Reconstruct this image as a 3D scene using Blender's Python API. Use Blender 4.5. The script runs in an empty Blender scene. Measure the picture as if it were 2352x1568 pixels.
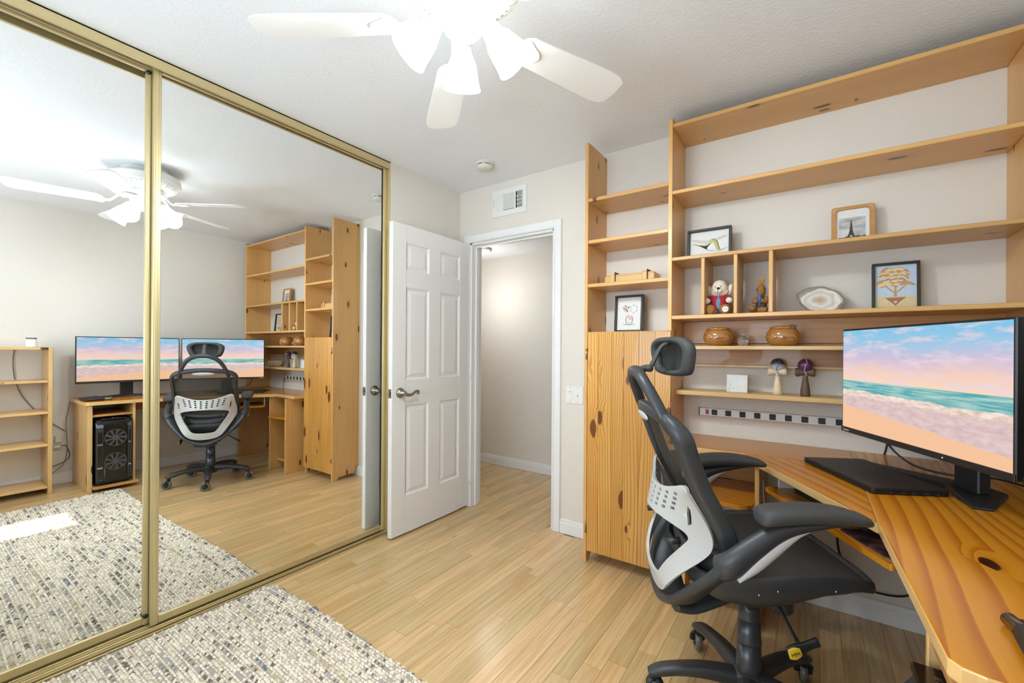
import bpy, bmesh, math, random
from mathutils import Vector, Matrix, noise

random.seed(7)
PI = math.pi
SC = bpy.context.scene
COL = SC.collection

# ------------------------------------------------------------------ camera
YAW, ROLL, F_PX, V_H = 34.911, -0.3803, 985.163, 803.05
cam_d = bpy.data.cameras.new('camera')
cam_d.sensor_width = 36.0
cam_d.lens = F_PX / 2352 * 36.0
cam_d.shift_y = (V_H - 784.0) / 2352
cam_d.clip_start = 0.02
cam = bpy.data.objects.new('camera', cam_d)
COL.objects.link(cam)
cam.matrix_world = (Matrix.Translation((0, 0, 1.2116)) @ Matrix.Rotation(math.radians(YAW), 4, 'Z')
                    @ Matrix.Rotation(PI / 2, 4, 'X') @ Matrix.Rotation(math.radians(-ROLL), 4, 'Z'))
SC.camera = cam

# ------------------------------------------------------------------ light, world, exposure
world = bpy.data.worlds.new('daylight')
SC.world = world
world.use_nodes = True
world.node_tree.nodes['Background'].inputs[0].default_value = (0.62, 0.76, 1.0, 1)
world.node_tree.nodes['Background'].inputs[1].default_value = 1.2
sun_d = bpy.data.lights.new('sun', 'SUN')
sun_d.energy = 14.0
sun_d.angle = 0.012
sun_d.color = (1.0, 0.95, 0.86)
sun = bpy.data.objects.new('sun', sun_d)
COL.objects.link(sun)
sun.rotation_euler = (math.radians(90 - 50.2), 0, 0)      # shines towards +Y and down
win_d = bpy.data.lights.new('window_daylight', 'AREA')
win_d.shape = 'RECTANGLE'
win_d.size, win_d.size_y = 1.7, 1.2
win_d.energy = 8.0
win_d.color = (0.66, 0.83, 1.0)
win_l = bpy.data.objects.new('window_daylight', win_d)
COL.objects.link(win_l)
win_l.location = (-0.95, -0.84, 1.45)
win_l.rotation_euler = (PI / 2, 0, 0)                      # area lights shine along local -Z -> world +Y
fill_d = bpy.data.lights.new('window_ground_bounce', 'AREA')          # unseen fill lamp added by the window, tilted up to brighten the ceiling
fill_d.shape = 'RECTANGLE'
fill_d.size, fill_d.size_y = 1.7, 1.0
fill_d.energy = 28.0
fill_d.color = (0.72, 0.86, 1.0)
fill_l = bpy.data.objects.new('window_ground_bounce', fill_d)
COL.objects.link(fill_l)
fill_l.location = (-0.95, -0.83, 1.40)
fill_l.rotation_euler = (PI / 2 + math.radians(32), 0, 0)
SC.view_settings.view_transform = 'Standard'
SC.view_settings.look = 'None'
SC.view_settings.gamma = 1.0
SC.view_settings.use_curve_mapping = False
SC.view_settings.exposure = 0.74

# ------------------------------------------------------------------ helpers
def lin(c):
    return tuple((v / 12.92 if v <= 0.04045 else ((v + 0.055) / 1.055) ** 2.4) for v in (x / 255.0 for x in c))

MATS = {}
class NT:
    def __init__(s, name):
        s.m = bpy.data.materials.new(name); s.m.use_nodes = True
        s.t = s.m.node_tree; s.t.nodes.clear()
        s.out = s.n('ShaderNodeOutputMaterial')
    def n(s, kind, **kw):
        nd = s.t.nodes.new(kind)
        for k, v in kw.items(): setattr(nd, k, v)
        return nd
    def l(s, a, b): s.t.links.new(a, b)
    def val(s, sock, v):
        if hasattr(v, 'is_output') or isinstance(v, bpy.types.NodeSocket): s.l(v, sock)
        else: sock.default_value = v
    def math(s, op, a, b=None, c=None, clamp=False):
        nd = s.n('ShaderNodeMath', operation=op); nd.use_clamp = clamp
        s.val(nd.inputs[0], a)
        if b is not None: s.val(nd.inputs[1], b)
        if c is not None: s.val(nd.inputs[2], c)
        return nd.outputs[0]
    def vmath(s, op, a, b):
        nd = s.n('ShaderNodeVectorMath', operation=op)
        s.val(nd.inputs[0], a); s.val(nd.inputs[1], b)
        return nd.outputs[0]
    def noise(s, vec, scale, detail=2, rough=0.5, dist=0.0):
        nd = s.n('ShaderNodeTexNoise'); s.l(vec, nd.inputs['Vector'])
        nd.inputs['Scale'].default_value = scale; nd.inputs['Detail'].default_value = detail
        nd.inputs['Roughness'].default_value = rough; nd.inputs['Distortion'].default_value = dist
        return nd
    def ramp(s, fac, stops, interp='LINEAR'):
        nd = s.n('ShaderNodeValToRGB'); s.val(nd.inputs[0], fac)
        nd.color_ramp.interpolation = interp
        e = nd.color_ramp.elements
        while len(e) < len(stops): e.new(0.5)
        for k, (p, c) in enumerate(stops):
            e[k].position = p; e[k].color = (*c[:3], 1)
        return nd.outputs[0]
    def mix(s, fac, a, b, mode='MIX'):
        nd = s.n('ShaderNodeMix', data_type='RGBA', blend_type=mode)
        s.val(nd.inputs[0], fac)
        for sock, v in ((nd.inputs[6], a), (nd.inputs[7], b)):
            if isinstance(v, bpy.types.NodeSocket): s.l(v, sock)
            else: sock.default_value = (*v[:3], 1)
        return nd.outputs[2]
    def bsdf(s, col, rough=0.5, metal=0.0, coat=0.0, spec=0.5, **kw):
        b = s.n('ShaderNodeBsdfPrincipled')
        if isinstance(col, bpy.types.NodeSocket): s.l(col, b.inputs['Base Color'])
        else: b.inputs['Base Color'].default_value = (*col[:3], 1)
        s.val(b.inputs['Roughness'], rough); s.val(b.inputs['Metallic'], metal)
        b.inputs['Coat Weight'].default_value = coat
        b.inputs['Specular IOR Level'].default_value = spec
        for k, v in kw.items(): s.val(b.inputs[k], v)
        s.l(b.outputs[0], s.out.inputs[0])
        return b
    def bump(s, b, height, strength=0.2, dist=0.002):
        nd = s.n('ShaderNodeBump'); nd.inputs['Strength'].default_value = strength
        nd.inputs['Distance'].default_value = dist
        s.l(height, nd.inputs['Height']); s.l(nd.outputs[0], b.inputs['Normal'])

def plain(name, rgb, rough=0.5, metal=0.0, coat=0.0, spec=0.5, emit=0.0, var=0.06, nscale=30.0, bump=0.0, **kw):
    """procedural paint / plastic / metal: a base colour with slight mottling"""
    n = NT(name); c = lin(rgb)
    tc = n.n('ShaderNodeTexCoord')
    nz = n.noise(tc.outputs['Object'], nscale, 3)
    col = n.mix(nz.outputs['Fac'], tuple(x * (1 - var) for x in c), tuple(min(1, x * (1 + var)) for x in c))
    b = n.bsdf(col, rough, metal, coat, spec, **kw)
    if emit:
        b.inputs['Emission Color'].default_value = (*c, 1); b.inputs['Emission Strength'].default_value = emit
    if bump: n.bump(b, nz.outputs['Fac'], bump)
    MATS[name] = n.m
    return n.m

def pine(name, axis, thin, light, mid, dark, knot=(92, 52, 26), along=0.5, across=6.0, rings=9.0, knots=0.4, krad=0.11, rough=0.38, coat=0.15,
         contrast=0.7, tone=0.10, seed=0.0, lines=0.0, fine=0.25, ka=3.0, kw=8.0, spec=0.5, big=1.0, sharp=0.86):
    """knotty softwood: growth lines along `axis`, bent round knots; `thin` is the board's thickness axis"""
    n = NT(name)
    tc = n.n('ShaderNodeTexCoord'); oi = n.n('ShaderNodeObjectInfo')
    off = n.math('MULTIPLY_ADD', oi.outputs['Random'], 41.0, seed)
    sp = n.n('ShaderNodeSeparateXYZ'); n.l(tc.outputs['Object'], sp.inputs[0])
    w_ax = [c for c in 'xyz' if c not in (axis, thin)][0]
    g = n.math('ADD', sp.outputs['xyz'.index(axis)], off)
    w = n.math('ADD', sp.outputs['xyz'.index(w_ax)], n.math('MULTIPLY', off, 0.37))
    t = n.math('ADD', sp.outputs['xyz'.index(thin)], off)
    def vec(sg, sw, st_):
        c = n.n('ShaderNodeCombineXYZ')
        for k, (q, m) in enumerate(((g, sg), (w, sw), (t, st_))): n.l(n.math('MULTIPLY', q, m), c.inputs[k])
        return c.outputs[0]
    vo = n.n('ShaderNodeTexVoronoi'); vo.voronoi_dimensions = '2D'; n.l(vec(ka, kw, 0.0), vo.inputs['Vector']); vo.inputs['Scale'].default_value = 1.0
    wob = n.noise(vec(16, 45, 20), 1.0, 2)
    d = n.math('ADD', vo.outputs['Distance'], n.math('MULTIPLY_ADD', wob.outputs['Fac'], 0.08, -0.04))
    sep = n.n('ShaderNodeSeparateColor'); n.l(vo.outputs['Color'], sep.inputs[0])
    has = n.math('LESS_THAN', sep.outputs[0], knots)
    size = n.math('MULTIPLY_ADD', sep.outputs[1], krad, krad * 0.5)
    kn = n.math('MULTIPLY', n.math('SUBTRACT', 1.0, n.math('DIVIDE', d, size), clamp=True), has, clamp=True)
    halo = n.math('MULTIPLY', n.math('SUBTRACT', 1.0, n.math('DIVIDE', d, n.math('MULTIPLY', size, 3.0)), clamp=True), has)
    base = n.noise(vec(along, across, 2.0), 1.0, 1.0, 0.4)
    r = n.math('ADD', n.math('MULTIPLY', base.outputs['Fac'], rings), n.math('MULTIPLY', halo, 1.8))
    if lines: r = n.math('ADD', r, n.math('MULTIPLY', w, lines))
    fr = n.math('FRACT', r)
    ringc = n.ramp(fr, [(0.0, (0.0,) * 3), (0.45, (0.18,) * 3), (sharp, (1,) * 3), (min(sharp + 0.08, 0.97), (0.85,) * 3), (1.0, (0.0,) * 3)])
    fg = n.noise(vec(5, 260, 260), 1.0, 2, 0.6)
    bg = n.noise(vec(0.9, 4.0, 1.0), 1.0, 1)
    col = n.mix(n.math('MULTIPLY', ringc, contrast, clamp=True), lin(light), lin(mid))
    col = n.mix(n.math('MULTIPLY', n.math('SUBTRACT', fg.outputs['Fac'], 0.42, clamp=True), fine * 4, clamp=True), col, lin(mid))
    col = n.mix(n.math('MULTIPLY', n.math('SUBTRACT', bg.outputs['Fac'], 0.45, clamp=True), 1.3 * big, clamp=True), col, lin(dark))
    col = n.mix(n.math('MULTIPLY', halo, 0.35), col, lin(dark))
    col = n.mix(n.math('MULTIPLY', kn, 12.0, clamp=True), col, n.mix(n.math('MULTIPLY', kn, 3.5, clamp=True), lin(tuple(0.5 * (p + q) for p, q in zip(dark, knot))), lin(knot)))
    hs = n.n('ShaderNodeHueSaturation'); n.l(col, hs.inputs['Color'])
    n.l(n.math('MULTIPLY_ADD', oi.outputs['Random'], 2 * tone, 1 - tone), hs.inputs['Value'])
    b = n.bsdf(hs.outputs[0], rough, coat=coat, spec=spec)
    n.bump(b, fg.outputs['Fac'], 0.05, 0.001)
    MATS[name] = n.m
    return n.m

# --- geometry
ORG = {}
def root(name, loc, rotz=0.0, label=None, cat=None, group=None, rot=None, kind=None):
    o = bpy.data.objects.new(name, None); COL.objects.link(o)
    o.empty_display_size = 0.05
    o.location = loc; o.rotation_euler = rot if rot else (0, 0, rotz)
    ORG[o] = Vector((0, 0, 0)) if (rotz or rot) else Vector(loc)
    tag(o, label, cat, group, kind)
    return o
def tag(o, label=None, cat=None, group=None, kind=None):
    if label: o['label'] = label
    if cat: o['category'] = cat
    if group: o['group'] = group
    if kind: o['kind'] = kind
    return o
def mk(name, bm, mat, parent=None, org=None, smooth=False, label=None, cat=None, group=None, kind=None, normals=True):
    """one bmesh -> one object; coordinates are in the build space of its tree"""
    if normals: bmesh.ops.recalc_face_normals(bm, faces=bm.faces)
    if org is None:
        vs = [v.co for v in bm.verts]
        lo = Vector([min(v[k] for v in vs) for k in range(3)]); hi = Vector([max(v[k] for v in vs) for k in range(3)])
        org = (lo + hi) / 2
        if parent is None: org.z = lo.z
    org = Vector(org)
    for v in bm.verts: v.co -= org
    me = bpy.data.meshes.new(name); bm.to_mesh(me); bm.free()
    mats = mat if isinstance(mat, (list, tuple)) else [mat]
    for m in mats: me.materials.append(m if not isinstance(m, str) else MATS[m])
    if smooth:
        for f in me.polygons: f.use_smooth = True
    o = bpy.data.objects.new(name, me); COL.objects.link(o)
    ORG[o] = org
    if parent is not None:
        o.parent = parent; o.location = org - ORG[parent]
    else: o.location = org
    tag(o, label, cat, group, kind)
    return o
def smooth_by_angle(o, deg=35):
    me = o.data
    for f in me.polygons: f.use_smooth = True
    bm = bmesh.new(); bm.from_mesh(me)
    for e in bm.edges:
        if len(e.link_faces) == 2: e.smooth = e.calc_face_angle(0) < math.radians(deg)
    bm.to_mesh(me); bm.free()
    return o
def bx(bm, x0, x1, y0, y1, z0, z1, bev=0.0, seg=1, mat=None):
    c = ((x0 + x1) / 2, (y0 + y1) / 2, (z0 + z1) / 2)
    r = bmesh.ops.create_cube(bm, size=1.0, matrix=Matrix.Translation(c) @ Matrix.Diagonal((abs(x1 - x0), abs(y1 - y0), abs(z1 - z0), 1)))
    if bev:
        es = list({e for v in r['verts'] for e in v.link_edges})
        bmesh.ops.bevel(bm, geom=es, offset=bev, segments=seg, profile=0.5, affect='EDGES')
    return bm
def box(x0, x1, y0, y1, z0, z1, bev=0.0, seg=1):
    return bx(bmesh.new(), x0, x1, y0, y1, z0, z1, bev, seg)
def pineax(dx, dy, dz):
    return 'xyz'[max(range(3), key=lambda k: (dx, dy, dz)[k])]
def board(name, parent, x0, x1, y0, y1, z0, z1, fam='pine', bev=0.0025, axis=None, **kw):
    dd = (abs(x1 - x0), abs(y1 - y0), abs(z1 - z0))
    ax = axis or pineax(*dd)
    th = min((c for c in 'xyz' if c != ax), key=lambda c: dd['xyz'.index(c)])
    return mk(name, box(x0, x1, y0, y1, z0, z1, bev), wood(fam, ax, th), parent, **kw)
def ring(bm, pts): return [bm.verts.new(p) for p in pts]
def bridge(bm, a, b, closed=True):
    n = len(a)
    for i in range(n if closed else n - 1):
        j = (i + 1) % n
        try: bm.faces.new((a[i], a[j], b[j], b[i]))
        except ValueError: pass
def cap(bm, r):
    try: bm.faces.new(r)
    except ValueError: pass
def lathe(bm, prof, segs=24, mtx=None, capped=True):
    mtx = mtx or Matrix.Identity(4)
    rings = []
    for r, z in prof:
        rings.append(ring(bm, [mtx @ Vector((max(r, 1e-5) * math.cos(2 * PI * k / segs), max(r, 1e-5) * math.sin(2 * PI * k / segs), z)) for k in range(segs)]))
    for a, b in zip(rings, rings[1:]): bridge(bm, a, b)
    if capped: cap(bm, rings[0]); cap(bm, rings[-1])
    return bm
def cyl(bm, p0, p1, r0, r1=None, segs=16, bev=0.0):
    p0, p1 = Vector(p0), Vector(p1); d = p1 - p0; L = d.length
    m = Matrix.Translation(p0) @ d.to_track_quat('Z', 'Y').to_matrix().to_4x4()
    r1 = r0 if r1 is None else r1
    prof = [(r0, 0), (r1, L)] if not bev else [(r0 - bev, 0), (r0, bev), (r1, L - bev), (r1 - bev, L)]
    return lathe(bm, prof, segs, m)
def cr(pts, n=6, closed=False):
    """Catmull-Rom through points (tuples of any length)"""
    P = [tuple(p) for p in pts]; N = len(P); out = []
    for i in range(N if closed else N - 1):
        a, b, c, d = [P[(i + k) % N] if closed else P[min(max(i + k, 0), N - 1)] for k in (-1, 0, 1, 2)]
        for k in range(n):
            t = k / n
            out.append(tuple(0.5 * (2 * b[q] + (c[q] - a[q]) * t + (2 * a[q] - 5 * b[q] + 4 * c[q] - d[q]) * t * t + (-a[q] + 3 * b[q] - 3 * c[q] + d[q]) * t ** 3) for q in range(len(b))))
    if not closed: out.append(P[-1])
    return out
def tube(bm, pts, rad, segs=10, up=(0, 0, 1), closed=False, sq=1.0, n=0):
    """sweep; rad = number, (rx, ry) or a list of those per point; rx along side, ry along up"""
    if n:
        if isinstance(rad, list):
            full = cr([tuple(p) + (r if isinstance(r, tuple) else (r, r)) for p, r in zip(pts, rad)], n, closed)
            pts = [q[:3] for q in full]; rad = [q[3:] for q in full]
        else: pts = cr(pts, n, closed)
    P = [Vector(p) for p in pts]; N = len(P); up = Vector(up); rings = []
    for i, p in enumerate(P):
        t = (P[(i + 1) % N] - P[i - 1]) if closed else (P[min(i + 1, N - 1)] - P[max(i - 1, 0)])
        t.normalize(); s = t.cross(up)
        if s.length < 1e-4: s = t.cross(Vector((1, 0, 0)))
        s.normalize(); u = s.cross(t)
        r = rad[i] if isinstance(rad, list) else rad
        rx, ry = r if isinstance(r, tuple) else (r, r)
        q = []
        for k in range(segs):
            a = 2 * PI * k / segs; c, sn = math.cos(a), math.sin(a)
            if sq != 1.0: c, sn = math.copysign(abs(c) ** sq, c), math.copysign(abs(sn) ** sq, sn)
            q.append(p + s * rx * c + u * ry * sn)
        rings.append(ring(bm, q))
    for a, b in zip(rings, rings[1:]): bridge(bm, a, b)
    if closed: bridge(bm, rings[-1], rings[0])
    else: cap(bm, rings[0]); cap(bm, rings[-1])
    return bm
def ell(bm, c, r, rot=None, seg=14, rings_=9):
    m = Matrix.Translation(c) @ (rot.to_4x4() if rot else Matrix.Identity(4)) @ Matrix.Diagonal((*r, 1))
    bmesh.ops.create_uvsphere(bm, u_segments=seg, v_segments=rings_, radius=1.0, matrix=m)
    return bm
def loft(bm, sections, closed=True, caps=True):
    rs = [ring(bm, s) for s in sections]
    for a, b in zip(rs, rs[1:]): bridge(bm, a, b, closed)
    if caps: cap(bm, rs[0]); cap(bm, rs[-1])
    return bm
def poly(bm, pts, h, axis='z', z=0.0):
    """prism: 2-D outline extruded by h along axis, starting at z"""
    def to3(p, w):
        return {'z': (p[0], p[1], w), 'y': (p[0], w, p[1]), 'x': (w, p[0], p[1])}[axis]
    a = ring(bm, [to3(p, z) for p in pts]); b = ring(bm, [to3(p, z + h) for p in pts])
    bridge(bm, a, b); cap(bm, a); cap(bm, b)
    return bm
def rrect(x0, x1, y0, y1, r, n=5):
    out = []
    for cx, cy, a0 in ((x1 - r, y1 - r, 0), (x0 + r, y1 - r, 90), (x0 + r, y0 + r, 180), (x1 - r, y0 + r, 270)):
        for k in range(n + 1):
            a = math.radians(a0 + 90 * k / n); out.append((cx + r * math.cos(a), cy + r * math.sin(a)))
    return out
def text(name, body, size, mat, parent, loc, rot, extrude=0.0003):
    cu = bpy.data.curves.new(name, 'FONT'); cu.body = body; cu.size = size; cu.extrude = extrude
    cu.align_x = 'CENTER'; cu.align_y = 'CENTER'
    tmp = bpy.data.objects.new(name, cu); COL.objects.link(tmp)
    bpy.context.view_layer.update()
    me = bpy.data.meshes.new_from_object(tmp.evaluated_get(bpy.context.evaluated_depsgraph_get()))
    bpy.data.objects.remove(tmp); bpy.data.curves.remove(cu)
    me.materials.clear(); me.materials.append(MATS[mat])
    o = bpy.data.objects.new(name, me); COL.objects.link(o)
    o.parent = parent; o.location = Vector(loc) - ORG[parent]; o.rotation_euler = rot
    return o

# ------------------------------------------------------------------ materials
WOODS = {
    'pine': dict(light=(221, 174, 108), mid=(201, 148, 82), dark=(185, 130, 68), rings=6, lines=30, contrast=0.36, knots=0.36, krad=0.075, knot=(112, 66, 34)),
    'lightpine': dict(light=(226, 188, 126), mid=(208, 162, 96), dark=(194, 144, 80), rings=6, lines=40, contrast=0.38, knots=0.16),
    'desk': dict(light=(204, 136, 32), mid=(160, 84, 10), dark=(190, 114, 18), knot=(54, 22, 6), along=0.8, across=2.6, rings=7, lines=25, contrast=0.80, knots=0.16, krad=0.09,
                 rough=0.20, coat=0.05, spec=0.25, fine=0.10, tone=0.05, sharp=0.88, big=0.5),
    'brown': dict(light=(200, 146, 86), mid=(176, 120, 64), dark=(156, 98, 50), rings=6, lines=30, contrast=0.4, knots=0.25),
    'knotty': dict(light=(218, 168, 88), mid=(178, 114, 42), dark=(178, 118, 50), knot=(104, 56, 24), along=0.55, across=5.0, rings=9, lines=62, contrast=0.88, big=1.3, knots=0.50, krad=0.10,
                   rough=0.3, coat=0.2, tone=0.17, fine=0.22, ka=2.6, kw=7.0),
}
def wood(fam, axis, thin):
    nm = fam + '_' + axis + thin
    if nm not in MATS: pine(nm, axis, thin, **WOODS[fam])
    return MATS[nm]

def oak():
    n = NT('oak_floor')
    g = n.n('ShaderNodeNewGeometry'); oi = n.n('ShaderNodeObjectInfo')
    cmb = n.n('ShaderNodeCombineXYZ')
    n.l(n.math('MULTIPLY', oi.outputs['Random'], 37.0), cmb.inputs[0]); n.l(n.math('MULTIPLY', oi.outputs['Random'], 53.0), cmb.inputs[1])
    p = n.vmath('ADD', g.outputs['Position'], cmb.outputs[0])
    f1 = n.noise(n.vmath('MULTIPLY', p, (70, 2.2, 1)), 1.0, 4, 0.6, 0.6)
    f2 = n.noise(n.vmath('MULTIPLY', p, (9, 0.9, 1)), 1.0, 2, 0.5, 0.8)
    col = n.mix(n.ramp(f1.outputs['Fac'], [(0.35, (0, 0, 0)), (0.68, (1, 1, 1))]), lin((218, 186, 136)), lin((197, 158, 104)))
    col = n.mix(n.ramp(f2.outputs['Fac'], [(0.5, (0, 0, 0)), (0.8, (0.75,) * 3)]), col, lin((186, 144, 92)))
    vo = n.n('ShaderNodeTexVoronoi'); n.l(n.vmath('MULTIPLY', p, (5, 1.6, 1)), vo.inputs['Vector'])
    vo.inputs['Scale'].default_value = 1.0
    kn = n.math('SUBTRACT', 1.0, n.math('DIVIDE', vo.outputs['Distance'], 0.045), clamp=True)
    col = n.mix(n.math('MULTIPLY', kn, 0.7), col, lin((120, 78, 42)))
    hs = n.n('ShaderNodeHueSaturation'); n.l(col, hs.inputs['Color'])
    n.l(n.math('MULTIPLY_ADD', oi.outputs['Random'], 0.26, 0.86), hs.inputs['Value'])
    n.l(n.math('MULTIPLY_ADD', oi.outputs['Random'], -0.012, 0.506), hs.inputs['Hue'])
    b = n.bsdf(hs.outputs[0], 0.24, coat=0.3)
    b.inputs['Coat Roughness'].default_value = 0.12
    n.bump(b, f1.outputs['Fac'], 0.04, 0.001)
    MATS['oak_floor'] = n.m
oak()
def plaster(name, rgb, sc=85.0, st=0.22):
    n = NT(name); tc = n.n('ShaderNodeNewGeometry')
    n1 = n.noise(tc.outputs['Position'], sc, 3, 0.55); n2 = n.noise(tc.outputs['Position'], 2.0, 2)
    c = lin(rgb)
    col = n.mix(n2.outputs['Fac'], tuple(x * 0.97 for x in c), tuple(min(1, x * 1.03) for x in c))
    b = n.bsdf(col, 0.75, spec=0.3)
    n.bump(b, n.ramp(n1.outputs['Fac'], [(0.4, (0, 0, 0)), (0.7, (1, 1, 1))]), st, 0.003)
    MATS[name] = n.m
plaster('wall_paint', (226, 219, 208))
plaster('ceiling_paint', (238, 239, 240), 70)
plain('trim_white', (236, 235, 233), 0.35, var=0.015)
plain('door_white', (234, 232, 229), 0.38, var=0.015)
plain('gold_metal', (214, 197, 150), 0.42, 0.65, var=0.05, nscale=8)
plain('gold_dark', (120, 98, 60), 0.4, 0.8)
plain('dark_groove', (38, 32, 24), 0.6)
plain('nickel', (150, 142, 128), 0.28, 1.0)
plain('white_plastic', (232, 231, 226), 0.4, var=0.02)
plain('offwhite_plastic', (214, 212, 200), 0.45, var=0.03)
plain('black_plastic', (34, 34, 35), 0.42, var=0.12)
plain('black_gloss', (14, 14, 15), 0.12, coat=0.5)
plain('black_matte', (24, 24, 25), 0.6)
plain('dark_frame', (46, 44, 38), 0.45)
plain('chair_black', (52, 53, 55), 0.42, var=0.12, nscale=60, bump=0.05)
plain('chair_rubber', (62, 62, 61), 0.62, var=0.18, nscale=90, bump=0.15)
plain('chair_grey', (186, 184, 180), 0.38, var=0.03)
plain('chair_steel', (66, 68, 72), 0.3, 0.3)
plain('chrome', (205, 205, 208), 0.15, 1.0)
plain('yellow_tag', (232, 190, 50), 0.45)
plain('print_black', (25, 25, 25), 0.6)
plain('print_white', (225, 225, 225), 0.5)
plain('red_switch', (170, 40, 38), 0.35)
plain('fan_white', (238, 237, 232), 0.45, var=0.02)
plain('cord_black', (26, 26, 27), 0.5)
plain('cord_grey', (118, 112, 104), 0.55)
plain('paper', (228, 227, 222), 0.8, var=0.02)
plain('fur_cream', (232, 220, 198), 0.95, nscale=260, var=0.12, bump=0.6)
plain('fur_brown', (156, 108, 56), 0.95, nscale=220, var=0.14, bump=0.5)
plain('cloth_red', (164, 34, 44), 0.9, nscale=150, var=0.15)
plain('cloth_denim', (112, 138, 162), 0.9, nscale=60, var=0.35)
plain('cloth_blue', (78, 108, 156), 0.9, nscale=120)
plain('yarn_gold', (206, 152, 46), 0.9)
plain('ball_purple', (96, 48, 92), 0.3, coat=0.5)
plain('wood_pale', (222, 202, 168), 0.5, nscale=20)
plain('wood_walnut', (96, 74, 54), 0.55, nscale=40, var=0.2)
plain('white_canvas', (226, 226, 220), 0.8, nscale=40, var=0.10, bump=0.6)
plain('screen_side', (20, 20, 21), 0.4)

def mirror():
    n = NT('mirror_glass'); tc = n.n('ShaderNodeTexCoord')
    nz = n.noise(tc.outputs['Object'], 2.0, 1)
    n.bsdf(n.mix(nz.outputs['Fac'], (0.955, 0.965, 0.95), (0.96, 0.97, 0.955)), 0.0, 1.0)
    MATS['mirror_glass'] = n.m
mirror()
def ball_silver():
    n = NT('ball_silver'); tc = n.n('ShaderNodeTexCoord'); s = n.n('ShaderNodeSeparateXYZ')
    n.l(tc.outputs['Generated'], s.inputs[0])
    nz = n.noise(tc.outputs['Object'], 60.0, 2)
    col = n.ramp(n.math('ADD', s.outputs[2], n.math('MULTIPLY', nz.outputs['Fac'], 0.06)), [(0.35, lin((205, 205, 212))), (0.62, lin((70, 72, 98))), (1.0, lin((42, 42, 62)))])
    n.bsdf(col, 0.22, coat=0.6); MATS['ball_silver'] = n.m
ball_silver()
def glass():
    n = NT('clear_glass'); tc = n.n('ShaderNodeTexCoord'); nz = n.noise(tc.outputs['Object'], 20, 1)
    b = n.bsdf(n.mix(nz.outputs['Fac'], (0.85, 0.80, 0.74), (0.95, 0.9, 0.86)), 0.03)
    b.inputs['Transmission Weight'].default_value = 0.92
    MATS['clear_glass'] = n.m
    n = NT('wheel_gel'); tc = n.n('ShaderNodeTexCoord'); nz = n.noise(tc.outputs['Object'], 60, 1)
    b = n.bsdf(n.mix(nz.outputs['Fac'], lin((108, 106, 98)), lin((140, 136, 124))), 0.25)
    b.inputs['Transmission Weight'].default_value = 0.35
    MATS['wheel_gel'] = n.m
    n = NT('window_glass'); tc = n.n('ShaderNodeTexCoord'); nz = n.noise(tc.outputs['Object'], 3, 1)
    tr = n.n('ShaderNodeBsdfTransparent'); gl = n.n('ShaderNodeBsdfGlossy'); gl.inputs['Roughness'].default_value = 0.02
    mx = n.n('ShaderNodeMixShader'); n.l(n.math('MULTIPLY_ADD', nz.outputs['Fac'], 0.02, 0.05), mx.inputs[0])
    n.l(tr.outputs[0], mx.inputs[1]); n.l(gl.outputs[0], mx.inputs[2]); n.l(mx.outputs[0], n.out.inputs[0])
    MATS['window_glass'] = n.m
    n = NT('curtain_cloth'); tc = n.n('ShaderNodeTexCoord'); nz = n.noise(tc.outputs['Object'], 120, 2)
    df = n.n('ShaderNodeBsdfDiffuse'); df.inputs[0].default_value = (0.8, 0.78, 0.74, 1)
    tl = n.n('ShaderNodeBsdfTranslucent'); tl.inputs[0].default_value = (0.7, 0.68, 0.62, 1)
    mx = n.n('ShaderNodeMixShader'); n.l(n.math('MULTIPLY_ADD', nz.outputs['Fac'], 0.1, 0.2), mx.inputs[0])
    n.l(df.outputs[0], mx.inputs[1]); n.l(tl.outputs[0], mx.inputs[2]); n.l(mx.outputs[0], n.out.inputs[0])
    MATS['curtain_cloth'] = n.m
glass()
def shade_mat():
    n = NT('lamp_shade_glass'); tc = n.n('ShaderNodeTexCoord'); nz = n.noise(tc.outputs['Object'], 25, 2)
    b = n.bsdf((0.9, 0.9, 0.88), 0.35)
    b.inputs['Emission Color'].default_value = (0.86, 0.94, 1.0, 1)
    n.l(n.math('MULTIPLY_ADD', nz.outputs['Fac'], 1.0, SHADE_EMIT), b.inputs['Emission Strength'])
    MATS['lamp_shade_glass'] = n.m
    n = NT('lamp_bulb'); tc = n.n('ShaderNodeTexCoord'); nz = n.noise(tc.outputs['Object'], 25, 1)
    e = n.n('ShaderNodeEmission'); e.inputs[0].default_value = (1.0, 0.96, 0.88, 1)
    n.l(n.math('MULTIPLY_ADD', nz.outputs['Fac'], 2.0, 20.0), e.inputs[1]); n.l(e.outputs[0], n.out.inputs[0])
    MATS['lamp_bulb'] = n.m
SHADE_EMIT, FAN_W, HALL_W = 8.0, 11.5, 5.5
shade_mat()
def mesh_fabric():
    n = NT('chair_mesh'); tc = n.n('ShaderNodeTexCoord')
    w = n.n('ShaderNodeTexWave'); n.l(tc.outputs['Object'], w.inputs['Vector']); w.inputs['Scale'].default_value = 90.0
    w.bands_direction = 'Y'
    b = n.bsdf(n.mix(w.outputs['Color'], lin((38, 37, 35)), lin((58, 55, 51))), 0.7)
    tr = n.n('ShaderNodeBsdfTransparent')
    mx = n.n('ShaderNodeMixShader'); n.l(n.math('MULTIPLY_ADD', w.outputs['Fac'], 0.25, 0.66), mx.inputs[0])
    n.l(tr.outputs[0], mx.inputs[1]); n.l(b.outputs[0], mx.inputs[2]); n.l(mx.outputs[0], n.out.inputs[0])
    MATS['chair_mesh'] = n.m
mesh_fabric()
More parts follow.
